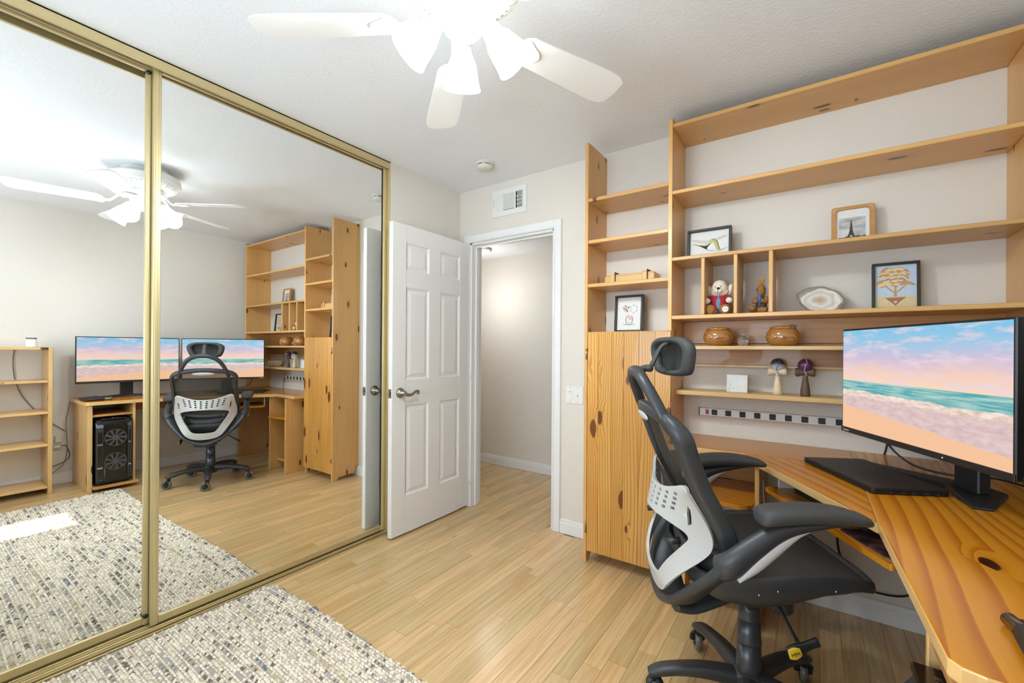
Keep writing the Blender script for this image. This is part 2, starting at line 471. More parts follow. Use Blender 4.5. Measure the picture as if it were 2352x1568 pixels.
def bowl_wood():
    n = NT('bowl_wood'); tc = n.n('ShaderNodeTexCoord'); oi = n.n('ShaderNodeObjectInfo')
    p = n.vmath('MULTIPLY', tc.outputs['Object'], (1.0, 1.6, 2.4))
    w = n.n('ShaderNodeTexWave'); w.wave_type = 'RINGS'; w.rings_direction = 'SPHERICAL'
    n.l(n.vmath('ADD', p, (0.01, 0.05, 0.0)), w.inputs['Vector']); w.inputs['Scale'].default_value = 38
    w.inputs['Distortion'].default_value = 2.5; w.inputs['Detail'].default_value = 2
    col = n.mix(w.outputs['Fac'], lin((184, 128, 62)), lin((142, 88, 36)))
    n.bsdf(col, 0.16, coat=0.8); MATS['bowl_wood'] = n.m
bowl_wood()
def agate():
    n = NT('agate_face'); tc = n.n('ShaderNodeTexCoord')
    ln = n.n('ShaderNodeVectorMath', operation='LENGTH'); n.l(n.vmath('MULTIPLY', tc.outputs['Object'], (11.0, 0.0, 16.0)), ln.inputs[0])
    nz = n.noise(tc.outputs['Object'], 28, 3)
    r = n.math('ADD', ln.outputs['Value'], n.math('MULTIPLY_ADD', nz.outputs['Fac'], 0.5, -0.25))
    col = n.ramp(r, [(0.0, lin((168, 146, 112))), (0.22, lin((196, 176, 146))), (0.42, lin((222, 218, 208))), (0.6, lin((196, 188, 172))), (0.76, lin((228, 224, 214))), (0.92, lin((150, 140, 126)))])
    n.bsdf(col, 0.12, coat=0.5); MATS['agate_face'] = n.m
    plain('agate_rind', (150, 138, 120), 0.9, nscale=90, var=0.4, bump=0.8)
agate()
def beach(name, seed):
    """the picture on the screens: sand, surf, sea and a pastel sky"""
    n = NT(name); tc = n.n('ShaderNodeTexCoord'); s = n.n('ShaderNodeSeparateXYZ')
    n.l(tc.outputs['Generated'], s.inputs[0])
    u, v = s.outputs[1], s.outputs[2]                      # panel lies in local YZ; u grows to the viewer's left
    uu = n.math('SUBTRACT', 1.0, u)
    cmb = n.n('ShaderNodeCombineXYZ'); n.l(n.math('MULTIPLY_ADD', uu, 1.78, seed), cmb.inputs[0]); n.l(v, cmb.inputs[1])
    P = cmb.outputs[0]
    cl = n.noise(n.vmath('MULTIPLY', P, (1.6, 5.0, 1)), 1.0, 5, 0.6)
    cl2 = n.noise(n.vmath('MULTIPLY', P, (2.2, 8.0, 1)), 1.3, 5, 0.62)
    sky = n.ramp(n.math('ADD', v, n.math('MULTIPLY_ADD', cl.outputs['Fac'], 0.16, -0.08)),
                 [(0.47, lin((255, 226, 196))), (0.60, lin((252, 214, 200))), (0.72, lin((214, 200, 226))), (0.84, lin((172, 206, 236))), (0.98, lin((134, 204, 240)))])
    sky = n.mix(n.ramp(cl2.outputs['Fac'], [(0.49, (0, 0, 0)), (0.63, (0.8,) * 3)]), sky, lin((244, 220, 228)))
    sn = n.noise(n.vmath('MULTIPLY', P, (3.0, 40, 1)), 1.0, 3)
    sea = n.mix(n.ramp(sn.outputs['Fac'], [(0.4, (0, 0, 0)), (0.62, (1, 1, 1))]), lin((92, 176, 184)), lin((178, 216, 208)))
    fo = n.noise(n.vmath('MULTIPLY', P, (9, 26, 1)), 1.0, 5, 0.65)
    wet = n.mix(n.ramp(fo.outputs['Fac'], [(0.30, (0, 0, 0)), (0.75, (1, 1, 1))]), lin((214, 184, 190)), lin((244, 220, 214)))
    sand = n.mix(n.math('MULTIPLY', fo.outputs['Fac'], 0.5), lin((255, 206, 166)), lin((246, 190, 152)))
    bw = n.noise(n.vmath('MULTIPLY', P, (5.0, 0.5, 1)), 1.0, 4)
    wob = n.math('MULTIPLY_ADD', bw.outputs['Fac'], 0.08, -0.04)
    # shoreline falls to the viewer's right
    sl = n.math('ADD', n.math('MULTIPLY_ADD', uu, -0.15, 0.24), n.math('MULTIPLY', wob, 0.5))
    wv = n.math('ADD', n.math('MULTIPLY_ADD', uu, -0.035, 0.40), wob)
    def step(a, b, w=0.008): return n.math('MULTIPLY_ADD', n.math('SUBTRACT', a, b), 1.0 / w, 0.5, clamp=True)
    col = n.mix(step(v, sl), sand, wet)
    foam = n.mix(n.ramp(fo.outputs['Fac'], [(0.35, (0, 0, 0)), (0.6, (1, 1, 1))]), lin((222, 190, 172)), lin((255, 240, 228)))
    col = n.mix(step(v, n.math('SUBTRACT', wv, 0.055)), col, foam)
    col = n.mix(step(v, wv), col, sea)
    col = n.mix(step(v, 0.49, 0.006), col, sky)
    e = n.n('ShaderNodeEmission'); n.l(col, e.inputs[0]); e.inputs[1].default_value = 0.56
    gl = n.n('ShaderNodeBsdfGlossy'); gl.inputs['Roughness'].default_value = 0.3; gl.inputs[0].default_value = (0.02, 0.02, 0.02, 1)
    ad = n.n('ShaderNodeAddShader'); n.l(e.outputs[0], ad.inputs[0]); n.l(gl.outputs[0], ad.inputs[1])
    n.l(ad.outputs[0], n.out.inputs[0])
    MATS[name] = n.m
beach('beach_picture_a', 0.0)
beach('beach_picture_b', 3.1)
def seat_fabric():
    n = NT('chair_rubber_mesh'); tc = n.n('ShaderNodeTexCoord')
    w = n.n('ShaderNodeTexWave'); n.l(tc.outputs['Object'], w.inputs['Vector']); w.inputs['Scale'].default_value = 120.0
    nz = n.noise(tc.outputs['Object'], 90, 3)
    b = n.bsdf(n.mix(n.math('MULTIPLY', nz.outputs['Fac'], w.outputs['Fac']), lin((40, 39, 37)), lin((72, 69, 64))), 0.75)
    n.bump(b, w.outputs['Fac'], 0.2, 0.001)
    MATS['chair_rubber_mesh'] = n.m
seat_fabric()

# ================================================================== THE ROOM
XL, XR, YB, YF, H = -2.276, 0.759, 2.535, -0.90, 2.44
WT = 0.12                                   # wall thickness
DX0, DX1, DZ = -2.165, -1.425, 2.03         # door opening
HY, HH = 3.625, 2.18                        # hall far wall, hall ceiling
def st(name, bm, mat, label, cat, parent=None, **kw):
    o = mk(name, bm, mat, parent, **kw)
    if parent is None: tag(o, label, cat, kind='structure')
    return o

floor = st('floor', box(-3.6, XR + 0.1, YF - 0.1, HY + 0.1, -0.10, -0.006), 'oak_floor', 'pale oak strip floor running from the room into the hall', 'floor')
# planks: strips run along Y, shown wherever the rug leaves the floor bare
pitch = 0.0755
unit = bmesh.new(); bx(unit, -0.5, 0.5, -0.5, 0.5, -0.006, 0.0)
plank_me = bpy.data.meshes.new('plank'); unit.to_mesh(plank_me); unit.free()
plank_me.materials.append(MATS['oak_floor'])
rng = random.Random(3)
def planks(x0, x1, ya, yb):
    y = ya - rng.uniform(0, 0.5)
    while y < yb - 0.02:
        L = rng.uniform(0.45, 1.05)
        a, b = max(y, ya), min(y + L, yb)
        if b - a > 0.03:
            o = bpy.data.objects.new('plank', plank_me); COL.objects.link(o)
            o.parent = floor
            o.location = Vector(((x0 + x1) / 2, (a + b) / 2, 0)) - ORG[floor]
            o.scale = (x1 - x0 - 0.0011, b - a - 0.0011, 1)
        y += L
k0 = int(math.floor((XL - 0.034) / pitch)); x = 0.034 + k0 * pitch
while x < XR:
    a, b = max(x, XL), min(x + pitch, XR)
    if b - a > 0.01:
        ys = 1.02 if b < 0.05 else -0.25
        ye = HY if (a > DX0 - 0.02 and b < DX1 + 0.02) else YB
        planks(a, b, ys, ye)
    x += pitch
x = 0.034 + math.floor((-3.1 - 0.034) / pitch) * pitch
while x < DX1 - 0.02:
    if x < DX0 - 0.02: planks(x, x + pitch, YB + WT, HY)
    x += pitch

st('ceiling', box(XL - 0.5, XR + 0.1, YF - 0.1, YB + WT, H, H + 0.1), 'ceiling_paint', 'white lightly textured bedroom ceiling above the fan', 'ceiling')
st('ceiling_hall', box(-3.6, 0.2, YB + WT, HY + 0.1, HH, HH + 0.1), 'ceiling_paint', 'lower white ceiling of the hall seen through the doorway', 'ceiling')
def wall_back():
    bm = bmesh.new()
    bx(bm, -3.6, DX0, YB, YB + WT, 0, H); bx(bm, DX1, XR + 0.1, YB, YB + WT, 0, H); bx(bm, DX0, DX1, YB, YB + WT, DZ, H)
    return bm
st('wall_back', wall_back(), 'wall_paint', 'beige textured wall with the doorway and built-in shelves', 'wall')
st('wall_left', box(-2.56, XL, 1.852, YB, 0, H), 'wall_paint', 'narrow beige wall between mirror closet and doorway corner', 'wall')
st('wall_closet', box(-2.56, -2.46, YF - 0.1, 1.852, 0, H), 'wall_paint', 'closet wall hidden behind the mirror doors', 'wall')
st('wall_right', box(XR, XR + 0.1, YF - 0.1, YB + WT, 0, H), 'wall_paint', 'beige wall behind the monitors and low bookcase', 'wall')
WX0, WX1, WZ0, WZ1 = -1.75, -0.265, 0.92, 2.045
def wall_front():
    bm = bmesh.new()
    bx(bm, -2.6, WX0, YF - 0.1, YF, 0, H); bx(bm, WX1, XR + 0.1, YF - 0.1, YF, 0, H)
    bx(bm, WX0, WX1, YF - 0.1, YF, 0, WZ0); bx(bm, WX0, WX1, YF - 0.1, YF, WZ1, H)
    return bm
st('wall_front', wall_front(), 'wall_paint', 'beige wall with the window behind the viewer', 'wall')
st('wall_hall', box(-3.6, 0.2, HY, HY + 0.1, 0, HH), 'wall_paint', 'off-white hall wall seen through the open doorway', 'wall')
st('wall_hall_end', box(0.0, 0.1, YB + WT, HY, 0, HH), 'wall_paint', 'end wall of the hall to the right', 'wall')
st('wall_hall_left', box(-3.6, -3.5, YB + WT, HY, 0, HH), 'wall_paint', 'end wall of the hall to the left', 'wall')

# window behind the viewer
w1 = st('window_1', box(WX0, WX1, YF - 0.075, YF - 0.07, WZ0, WZ1), 'window_glass', 'sliding window that lets the sun onto the rug', 'window')
for a, b, c, d in ((WX0, WX1, WZ0, WZ0 + 0.04), (WX0, WX1, WZ1 - 0.004, WZ1), (WX0, WX0 + 0.04, WZ0, WZ1), (WX1 - 0.004, WX1, WZ0, WZ1)):
    mk('window_frame', box(a, b, YF - 0.09, YF - 0.05, c, d, 0.001), 'trim_white', w1)
def sun_mask_curtain():  # unseen drape, added to block the sun beside the lit strip of rug
    bm = bmesh.new(); pts = []
    for k in range(61):
        x = -1.85 + (1.85 - 0.605) * k / 60
        pts.append((x, YF + 0.045 + 0.018 * math.sin(k * 0.9)))
    a = ring(bm, [(p[0], p[1], 0.72) for p in pts]); b = ring(bm, [(p[0], p[1], 2.16) for p in pts])
    bridge(bm, a, b, False)
    c = ring(bm, [(p[0], p[1] - 0.004, 0.72) for p in pts]); d = ring(bm, [(p[0], p[1] - 0.004, 2.16) for p in pts])
    bridge(bm, d, c, False); bridge(bm, b, d, False); bridge(bm, c, a, False)
    bm.faces.new((a[0], b[0], d[0], c[0])); bm.faces.new((a[-1], c[-1], d[-1], b[-1]))
    return bm
mk('curtain', sun_mask_curtain(), 'curtain_cloth', smooth=True, label='white curtain drawn across most of the window behind the viewer', cat='curtain')

# baseboards and door trim
def base(name, x0, x1, y0, y1, label, hgt=0.095):
    bm = bmesh.new(); bx(bm, x0, x1, y0, y1, 0.0, hgt, 0.003)
    dx, dy = (0.003, 0) if (x1 - x0) < (y1 - y0) else (0, 0.003)
    bx(bm, x0 - (dx if x0 > -0.2 else 0), x1 + dx * 0, y0 - dy, y1, 0.0, hgt - 0.022, 0.003)
    st(name, bm, 'trim_white', label, 'baseboard')
base('baseboard_back', DX1 + 0.06, XR, YB - 0.013, YB, 'white baseboard along the wall under the desk')
base('baseboard_right', XR - 0.013, XR, -0.4, YB - 0.013, 'white baseboard along the wall behind desk and bookcase')
base('baseboard_hall', -3.4, 0.0, HY - 0.013, HY, 'white baseboard along the hall wall')
base('baseboard_left', XL, XL + 0.013, 1.86, YB, 'white baseboard behind the open door')
t1 = st('trim_1', box(DX1, DX1 + 0.058, YB - 0.016, YB, 0, DZ + 0.058, 0.003), 'trim_white', 'white door casing beside the light switch', 'trim')
mk('casing_bead', box(DX1 + 0.004, DX1 + 0.014, YB - 0.020, YB - 0.014, 0, DZ + 0.010, 0.002), 'trim_white', t1)
t2 = st('trim_2', box(DX0 - 0.058, DX1, YB - 0.016, YB, DZ, DZ + 0.058, 0.003), 'trim_white', 'white head casing across the top of the doorway', 'trim')
mk('casing_bead', box(DX0, DX1, YB - 0.020, YB - 0.014, DZ + 0.004, DZ + 0.014, 0.002), 'trim_white', t2)
st('trim_3', box(DX0 - 0.058, DX0, YB - 0.016, YB, 0, DZ, 0.003), 'trim_white', 'white door casing behind the open door', 'trim')
bmj = bmesh.new()
bx(bmj, DX0, DX0 + 0.014, YB, YB + WT, 0, DZ, 0.001); bx(bmj, DX1 - 0.014, DX1, YB, YB + WT, 0, DZ, 0.001); bx(bmj, DX0, DX1, YB, YB + WT, DZ - 0.014, DZ, 0.001)
t4 = st('trim_4', bmj, 'trim_white', 'white jamb lining the doorway opening', 'trim')
mk('door_stop', box(DX0 + 0.014, DX0 + 0.026, YB + 0.045, YB + 0.08, 0, DZ - 0.014, 0.001), 'trim_white', t4)
mk('door_stop', box(DX0 + 0.026, DX1 - 0.026, YB + 0.045, YB + 0.08, DZ - 0.026, DZ - 0.014, 0.001), 'trim_white', t4)
mk('door_stop', box(DX1 - 0.026, DX1 - 0.014, YB + 0.045, YB + 0.08, 0, DZ - 0.014, 0.001), 'trim_white', t4)

# six-panel door, open flat towards the closet
DF, DBk = -2.166, -2.201
DY0, DY1, DB, DT = 1.783, 2.528, 0.012, 2.022
d1 = root('door_1', (-2.18, (DY0 + DY1) / 2, 0), label='white six-panel door standing open beside the mirror closet', cat='door', kind='structure')
mk('core', box(DBk + 0.010, DF - 0.010, DY0 + 0.05, DY1 - 0.05, DB + 0.05, DT - 0.05), 'door_white', d1)
cols = [(DY0, DY0 + 0.115), (DY0 + 0.318, DY0 + 0.427), (DY1 - 0.115, DY1)]
rows = [(DB, 0.255), (0.845, 1.010), (1.615, 1.725), (DT - 0.115, DT)]
mk('stile', box(DBk, DF, *cols[0], DB, DT, 0.003), 'door_white', d1)
mk('stile', box(DBk, DF, *cols[2], DB, DT, 0.003), 'door_white', d1)
for a, b in rows: mk('rail', box(DBk, DF, cols[0][1], cols[2][0], a, b, 0.0), 'door_white', d1)
for (a, b), (c, d) in zip(rows, rows[1:]):
    mk('mullion', box(DBk, DF, *cols[1], b, c, 0.0), 'door_white', d1)
    for ya, yb in ((cols[0][1], cols[1][0]), (cols[1][1], cols[2][0])):
        bm = bmesh.new()
        for s, face in ((1, DF), (-1, DBk)):
            # sloped moulding falls to a groove, then a raised field
            def rect(m, dep): return [(face - s * dep, ya + m, b + m), (face - s * dep, yb - m, b + m), (face - s * dep, yb - m, c - m), (face - s * dep, ya + m, c - m)]
            loft(bm, [rect(0.0, 0.0), rect(0.012, 0.009), rect(0.020, 0.009), rect(0.040, 0.003), ], caps=False)
            cap(bm, ring(bm, rect(0.040, 0.003)))
        bmesh.ops.remove_doubles(bm, verts=bm.verts, dist=1e-5)
        mk('panel', bm, 'door_white', d1, normals=False)
for s, face in ((1, DF), (-1, DBk)):
    m = Matrix.Translation((face, DY0 + 0.068, 0.93)) @ Matrix.Rotation(s * PI / 2, 4, 'Y')
    h = mk('door_handle', lathe(bmesh.new(), [(0.033, 0), (0.033, 0.004), (0.028, 0.012), (0.016, 0.017), (0.013, 0.048), (0.0, 0.05)], 28, m), 'nickel', d1, smooth=True)
    pts = [(face + s * 0.040, DY0 + 0.066, 0.928), (face + s * 0.052, DY0 + 0.088, 0.918), (face + s * 0.056, DY0 + 0.118, 0.920), (face + s * 0.056, DY0 + 0.150, 0.938), (face + s * 0.056, DY0 + 0.172, 0.936), (face + s * 0.056, DY0 + 0.170, 0.922), (face + s * 0.056, DY0 + 0.160, 0.925)]
    mk('lever', tube(bmesh.new(), pts, [0.011, 0.011, 0.009, 0.008, 0.008, 0.007, 0.005], 12, n=6), 'nickel', h, smooth=True)
mk('latch_plate', box(-2.196, -2.171, DY0 - 0.0015, DY0, 0.90, 0.957), 'nickel', d1)
mk('latch_bolt', box(-2.190, -2.178, DY0 - 0.012, DY0, 0.920, 0.938, 0.002), 'nickel', d1)
for z in (0.22, 1.02, 1.82): mk('hinge', cyl(bmesh.new(), (-2.160, 2.533, z - 0.045), (-2.160, 2.533, z + 0.045), 0.0055, segs=10), 'trim_white', d1, smooth=True)

# mirror closet: tracks and two sliding doors
MX = -2.3139
hd = bmesh.new()
bx(hd, -2.285, -2.276, YF, 1.852, 2.398, H - 0.002, 0.0008); bx(hd, -2.40, -2.276, YF, 1.852, H - 0.008, H - 0.002)
bx(hd, -2.333, -2.327, YF, 1.852, 2.405, H - 0.004); bx(hd, -2.375, -2.368, YF, 1.852, 2.398, H - 0.004)
tr = st('trim_5', hd, 'gold_metal', 'gold metal header track above the mirror closet doors', 'track')
mk('track_lip', box(-2.287, -2.2745, YF, 1.852, 2.394, 2.400, 0.001), 'gold_metal', tr)
mk('track_groove', box(-2.366, -2.288, YF, 1.852, 2.428, 2.431), 'dark_groove', tr)
ft = bmesh.new(); bx(ft, -2.375, -2.268, YF, 1.852, 0.0, 0.007, 0.0005)
for xa in (-2.368, -2.335, -2.298): bx(ft, xa - 0.003, xa + 0.003, YF, 1.852, 0.006, 0.017, 0.001)
fl = st('trim_6', ft, 'gold_metal', 'gold metal floor track under the mirror closet doors', 'track')
for xa in (-2.351, -2.317, -2.282): mk('track_groove', box(xa - 0.006, xa + 0.006, YF, 1.852, 0.0066, 0.0076), 'gold_dark', fl)
st('trim_7', box(-2.385, -2.276, 1.846, 1.852, 0.0, 2.40), 'gold_metal', 'gold metal side channel ending the mirror closet', 'track')
def mirror_door(name, x, y0, y1, label):
    r = root(name, (x, (y0 + y1) / 2, 0), label=label, cat='mirror door', kind='structure')
    mk('mirror_panel', box(x - 0.004, x, y0 + 0.01, y1 - 0.01, 0.03, 2.42), 'mirror_glass', r)
    for a, b in ((y0, y0 + 0.027), (y1 - 0.027, y1)):
        bm = bmesh.new(); bx(bm, x - 0.012, x + 0.010, a, b, 0.022, 2.415, 0.002)
        bx(bm, x + 0.009, x + 0.013, a + 0.006, b - 0.010, 0.022, 2.415, 0.001)
        mk('stile', bm, 'gold_metal', r)
    mk('bottom_rail', box(x - 0.010, x + 0.007, y0 + 0.027, y1 - 0.027, 0.022, 0.055, 0.002), 'gold_metal', r)
    mk('top_rail', box(x - 0.010, x + 0.007, y0 + 0.027, y1 - 0.027, 2.395, 2.43, 0.002), 'gold_metal', r)
    if name == 'door_2': mk('edge_gasket', box(x - 0.001, x + 0.002, y1 - 0.034, y1 - 0.027, 0.055, 2.395), 'dark_groove', r)
    return r
mirror_door('door_2', MX, 0.622, 1.846, 'front sliding mirror door in a gold frame next to the white door')
ld = mirror_door('door_3', MX - 0.035, -0.895, 0.632, 'rear sliding mirror door in a gold frame at the picture edge')
for z in (0.06, 2.39): mk('roller_bumper', cyl(bmesh.new(), (MX - 0.03, 0.612, z), (MX - 0.018, 0.612, z), 0.009, segs=14), 'black_plastic', ld, smooth=True)

# ------------------------------------------------------------------ rug
rug_c = [(-2.245, -0.42), (-2.262, 1.098), (0.128, 1.080), (0.02, -0.42)]
def rugp(s, t):   # s along X 0..1, t along Y 0..1
    a = Vector(rug_c[0]).lerp(Vector(rug_c[1]), t); b = Vector(rug_c[3]).lerp(Vector(rug_c[2]), t)
    p = a.lerp(b, s); p.y += 0.012 * math.sin(s * 7.0) * t
    return p
rug = root('area_rug', (-1.05, 0.35, 0.0), label='woven cream and grey rug with blue flecks beside the mirror closet', cat='rug')
bm = bmesh.new(); g = [[bm.verts.new((*rugp(i / 24, j / 10), 0.006)) for i in range(25)] for j in range(11)]
for j in range(10):
    for i in range(24): bm.faces.new((g[j][i], g[j][i + 1], g[j + 1][i + 1], g[j + 1][i]))
ex = bmesh.ops.extrude_face_region(bm, geom=bm.faces[:])
for v in [e for e in ex['geom'] if isinstance(e, bmesh.types.BMVert)]: v.co.z = 0.0005
plain('rug_backing', (178, 164, 144), 0.95, nscale=180, var=0.3)
mk('backing', bm, 'rug_backing', rug)
def weave():
    bm = bmesh.new(); cl = bm.loops.layers.float_color.new('yarn')
    rr = random.Random(5)
    cream, beige, grey, brown, blue, olive, rust = [lin(c) for c in ((246, 235, 214), (228, 213, 188), (184, 177, 169), (128, 116, 104), (116, 126, 148), (192, 182, 146), (166, 120, 96))]
    def colour(x, y, thin):
        n1 = noise.noise(Vector((x * 3.5, y * 30.0, 1.3))); n2 = noise.noise(Vector((x * 2.6, y * 24.0, 9.7))); n3 = noise.noise(Vector((x * 5.0, y * 40.0, 4.1))); r = rr.random()
        c = cream if r < 0.56 else beige if r < 0.82 else grey if r < 0.93 else brown
        if thin: c = cream if r < .50 else beige
        elif n1 > 0.26: c = grey if r < 0.50 else brown if r < 0.75 else cream
        elif n1 < -0.52: c = blue if r < 0.45 else grey
        elif n2 > 0.42: c = olive if r < 0.55 else beige
        elif n3 > 0.45: c = brown if r < 0.5 else beige
        k = rr.uniform(0.90, 1.08); return tuple(min(1, q * k) for q in c)
    def bump(cx, cy, hx, hy, z0, hgt, c):
        v = []
        for j, fy in enumerate((-1, 0, 1)):
            for i, fx in enumerate((-1, -0.55, 0.45, 1)):
                e = 0.0 if (j != 1 or i in (0, 3)) else hgt * rr.uniform(0.8, 1.1)
                v.append(bm.verts.new((cx + fx * hx * (1.0 if j == 1 else 0.8), cy + fy * hy * (1.0 if 0 < i < 3 else 0.6), z0 + e)))
        for j in range(2):
            for i in range(3):
                f = bm.faces.new((v[j * 4 + i], v[j * 4 + i + 1], v[j * 4 + i + 5], v[j * 4 + i + 4])); f.smooth = True
                for lp in f.loops: lp[cl] = (*c, 1)
    rows = 62
    for j in range(rows):
        t = (j + 0.5) / rows
        if t * 1.52 - 0.42 < 0.02: nx = 90
        else: nx = 225
        s = rr.uniform(0, 1 / nx)
        while s < 1:
            w = rr.uniform(0.75, 1.3) / nx
            p = rugp(min(s + w / 2, 1), t)
            jit = rr.uniform(-0.0015, 0.0015)
            bump(p.x, p.y + jit * 2, w * 2.45 * 0.47, rr.uniform(0.0080, 0.0108), 0.003, rr.uniform(0.007, 0.015), colour(p.x, p.y, False))
            s += w
        t2 = (j + 1.0) / rows
        s = rr.uniform(0, 2.5 / nx)
        while s < 1:
            w = rr.uniform(1.6, 2.6) / nx
            p = rugp(min(s + w / 2, 1), t2)
            bump(p.x, p.y, w * 2.45 * 0.5, 0.0052, 0.004, rr.uniform(0.006, 0.009), colour(p.x, p.y, True))
            s += w
    # ragged loops along the far edge
    for k in range(210):
        p = rugp(rr.random(), 1.0)
        bump(p.x, p.y + rr.uniform(0.0, 0.012), 0.006, rr.uniform(0.006, 0.014), 0.002, 0.007, colour(p.x, p.y, False))
    return bm
n = NT('rug_yarn'); at = n.n('ShaderNodeAttribute', attribute_name='yarn'); gm = n.n('ShaderNodeNewGeometry')
nz = n.noise(gm.outputs['Position'], 320, 2)
b = n.bsdf(n.mix(n.math('MULTIPLY', nz.outputs['Fac'], 0.22), at.outputs['Color'], n.mix(0.5, at.outputs['Color'], (0.2, 0.18, 0.16))), 0.95, spec=0.1)
n.bump(b, nz.outputs['Fac'], 0.4, 0.002); MATS['rug_yarn'] = n.m
mk('weave', weave(), 'rug_yarn', rug, smooth=True, kind='stuff', normals=False)

# ================================================================== BUILT-IN CABINET AND SHELVES
SF = 2.2608                                  # front plane of the shelving
XC0, XC1, XD0, XD1, XS0, XS1 = -1.0706, -1.0526, -0.6048, -0.5868, 0.636, 0.656
cab = root('tall_cabinet', ((XC0 + XD1) / 2, 2.39, 0), label='tall narrow knotty pine cabinet with open shelves above its door', cat='cabinet')
bm = bmesh.new()
poly(bm, [(SF, 0), (SF + 0.045, 0), (SF + 0.062, 0.028), (2.49, 0.035), (2.515, 0.1), (YB, 0.1), (YB, 2.4035), (SF + 0.008, 2.4035), (SF, 2.395)], XC1 - XC0, 'x', XC0)
mk('side_panel', bm, wood('pine', 'z', 'x'), cab)
bm = bmesh.new()
poly(bm, [(SF + 0.020, 0), (2.49, 0.0), (2.515, 0.1), (YB, 0.1), (YB, 2.4035), (SF + 0.008, 2.4035), (SF, 2.395), (SF, 1.316), (SF + 0.020, 1.316)], XD1 - XD0, 'x', XD0)
mk('side_panel', bm, wood('pine', 'z', 'x'), cab)
for z0, z1 in ((2.060, 2.080), (1.821, 1.841), (1.571, 1.591), (1.298, 1.316)):
    board('shelf', cab, XC1, XD0, SF + 0.002, YB, z0, z1, 'pine')
board('bottom_panel', cab, XC1, XD0, SF + 0.022, YB, 0.075, 0.093, 'pine')
cd = root('door', ((XC1 + XD1) / 2, SF + 0.009, 0.688)); del ORG[cd]; ORG[cd] = Vector(((XC1 + XD1) / 2, SF + 0.009, 0.688))
cd.parent = cab; cd.location = ORG[cd] - ORG[cab]
edges = [XC1 + 0.0025, -0.985, -0.905, -0.838, -0.755, -0.668, XD1 - 0.002]
for k, (a, b) in enumerate(zip(edges, edges[1:])):
    bm = box(a + 0.0004, b - 0.0004, SF + 0.0004 * (k % 2), SF + 0.018, 0.066, 1.3125, 0.0009)
    mk('plank', bm, wood('knotty', 'z', 'y'), cd)
for z in (0.20, 1.19):
    mk('hinge', cyl(bmesh.new(), (XC1 - 0.002, SF - 0.003, z - 0.03), (XC1 - 0.002, SF - 0.003, z + 0.03), 0.005, segs=10), 'nickel', cd, smooth=True)

shv = root('wall_shelving', (0.02, 2.39, 0.757), label='long pine wall shelves above the corner desk', cat='shelves')
board('side_panel', shv, XS0, XS1, SF, YB, 0.757, 2.402, 'pine')
board('top_board', shv, XD1, XS0, SF + 0.001, YB, 2.353, 2.371, 'pine')
board('shelf', shv, XD1, XS0, SF + 0.001, YB, 2.010, 2.028, 'pine')
board('shelf', shv, XD1, XS0, SF + 0.001, YB, 1.670, 1.688, 'pine')
board('shelf', shv, XD1, XS0, SF + 0.001, YB, 1.372, 1.391, 'pine')
for a, b in ((-0.448, -0.431), (-0.304, -0.288), (-0.161, -0.144)):
    board('divider', shv, a, b, SF + 0.003, 2.490, 1.391, 1.670, 'pine')
board('back_board', shv, XD1, XS0, 2.517, YB, 1.252, 1.372, 'brown')
board('back_board', shv, XD1, XS0, 2.517, YB, 1.128, 1.251, 'brown')
board('low_shelf', shv, XD1, XS0, SF + 0.006, 2.517, 1.219, 1.237, 'lightpine')
board('back_rail', shv, XD1, XS0, 2.497, 2.517, 1.127, 1.142, 'lightpine')
board('low_shelf', shv, XD1, XS0, 2.352, YB, 0.983, 1.006, 'lightpine')
for x, z in ((-0.475, 2.348), (0.16, 2.348)):
    mk('screw_plate', box(x - 0.006, x + 0.006, 2.47, 2.482, z, z + 0.005), 'nickel', shv)

# ================================================================== CORNER DESK
DT0, DT1 = 0.725, 0.755
def slab(name, pts, fam_top, fam_side, parent, rot=0.0):
    """worktop piece: polished top, pale sawn edges, eased arris; grain along local X turned by rot"""
    c = Vector((sum(p[0] for p in pts) / len(pts), sum(p[1] for p in pts) / len(pts), DT0))
    R = Matrix.Rotation(-rot, 3, 'Z')
    bm = bmesh.new()
    P = [R @ (Vector((p[0], p[1], DT0)) - c) for p in pts]
    a = ring(bm, P); b = ring(bm, [p + Vector((0, 0, DT1 - DT0)) for p in P])
    bridge(bm, a, b); cap(bm, a); cap(bm, b)
    bmesh.ops.recalc_face_normals(bm, faces=bm.faces)
    es = [e for e in bm.edges if abs(e.verts[0].co.z - e.verts[1].co.z) < 1e-6]
    bmesh.ops.bevel(bm, geom=es, offset=0.004, segments=2, profile=0.5, affect='EDGES')
    for f in bm.faces: f.material_index = 1 if abs(f.normal.z) < 0.4 else 0
    o = mk(name, bm, [wood('desk', fam_top[-1], 'z'), wood('lightpine', fam_side[-1], 'z')], parent, org=(0, 0, 0))
    o.location = c - ORG[parent]; o.rotation_euler = (0, 0, rot); ORG[o] = c
    return o
desk = root('corner_desk', (0.2, 1.9, 0), label='varnished orange pine corner desk under the wall shelves', cat='desk')
slab('worktop', [(XD1 + 0.001, 2.533), (XD1 + 0.001, 2.168), (-0.245, 2.168), (0.1495, 2.168), (0.1495, 2.533)], 'desk_x', 'lightpine_x', desk)
ang = math.atan2(1.50 - 2.168, 0.15 + 0.245)
slab('worktop', [(-0.245, 2.1675), (0.1495, 1.500), (0.1495, 2.1675)], 'desk_x', 'lightpine_x', desk, ang)
slab('worktop', [(0.150, 2.533), (0.150, 1.500), (0.170, 0.905), (0.182, 0.888), (0.206, 0.880), (0.757, 0.880), (0.757, 2.533)], 'desk_y', 'lightpine_y', desk)
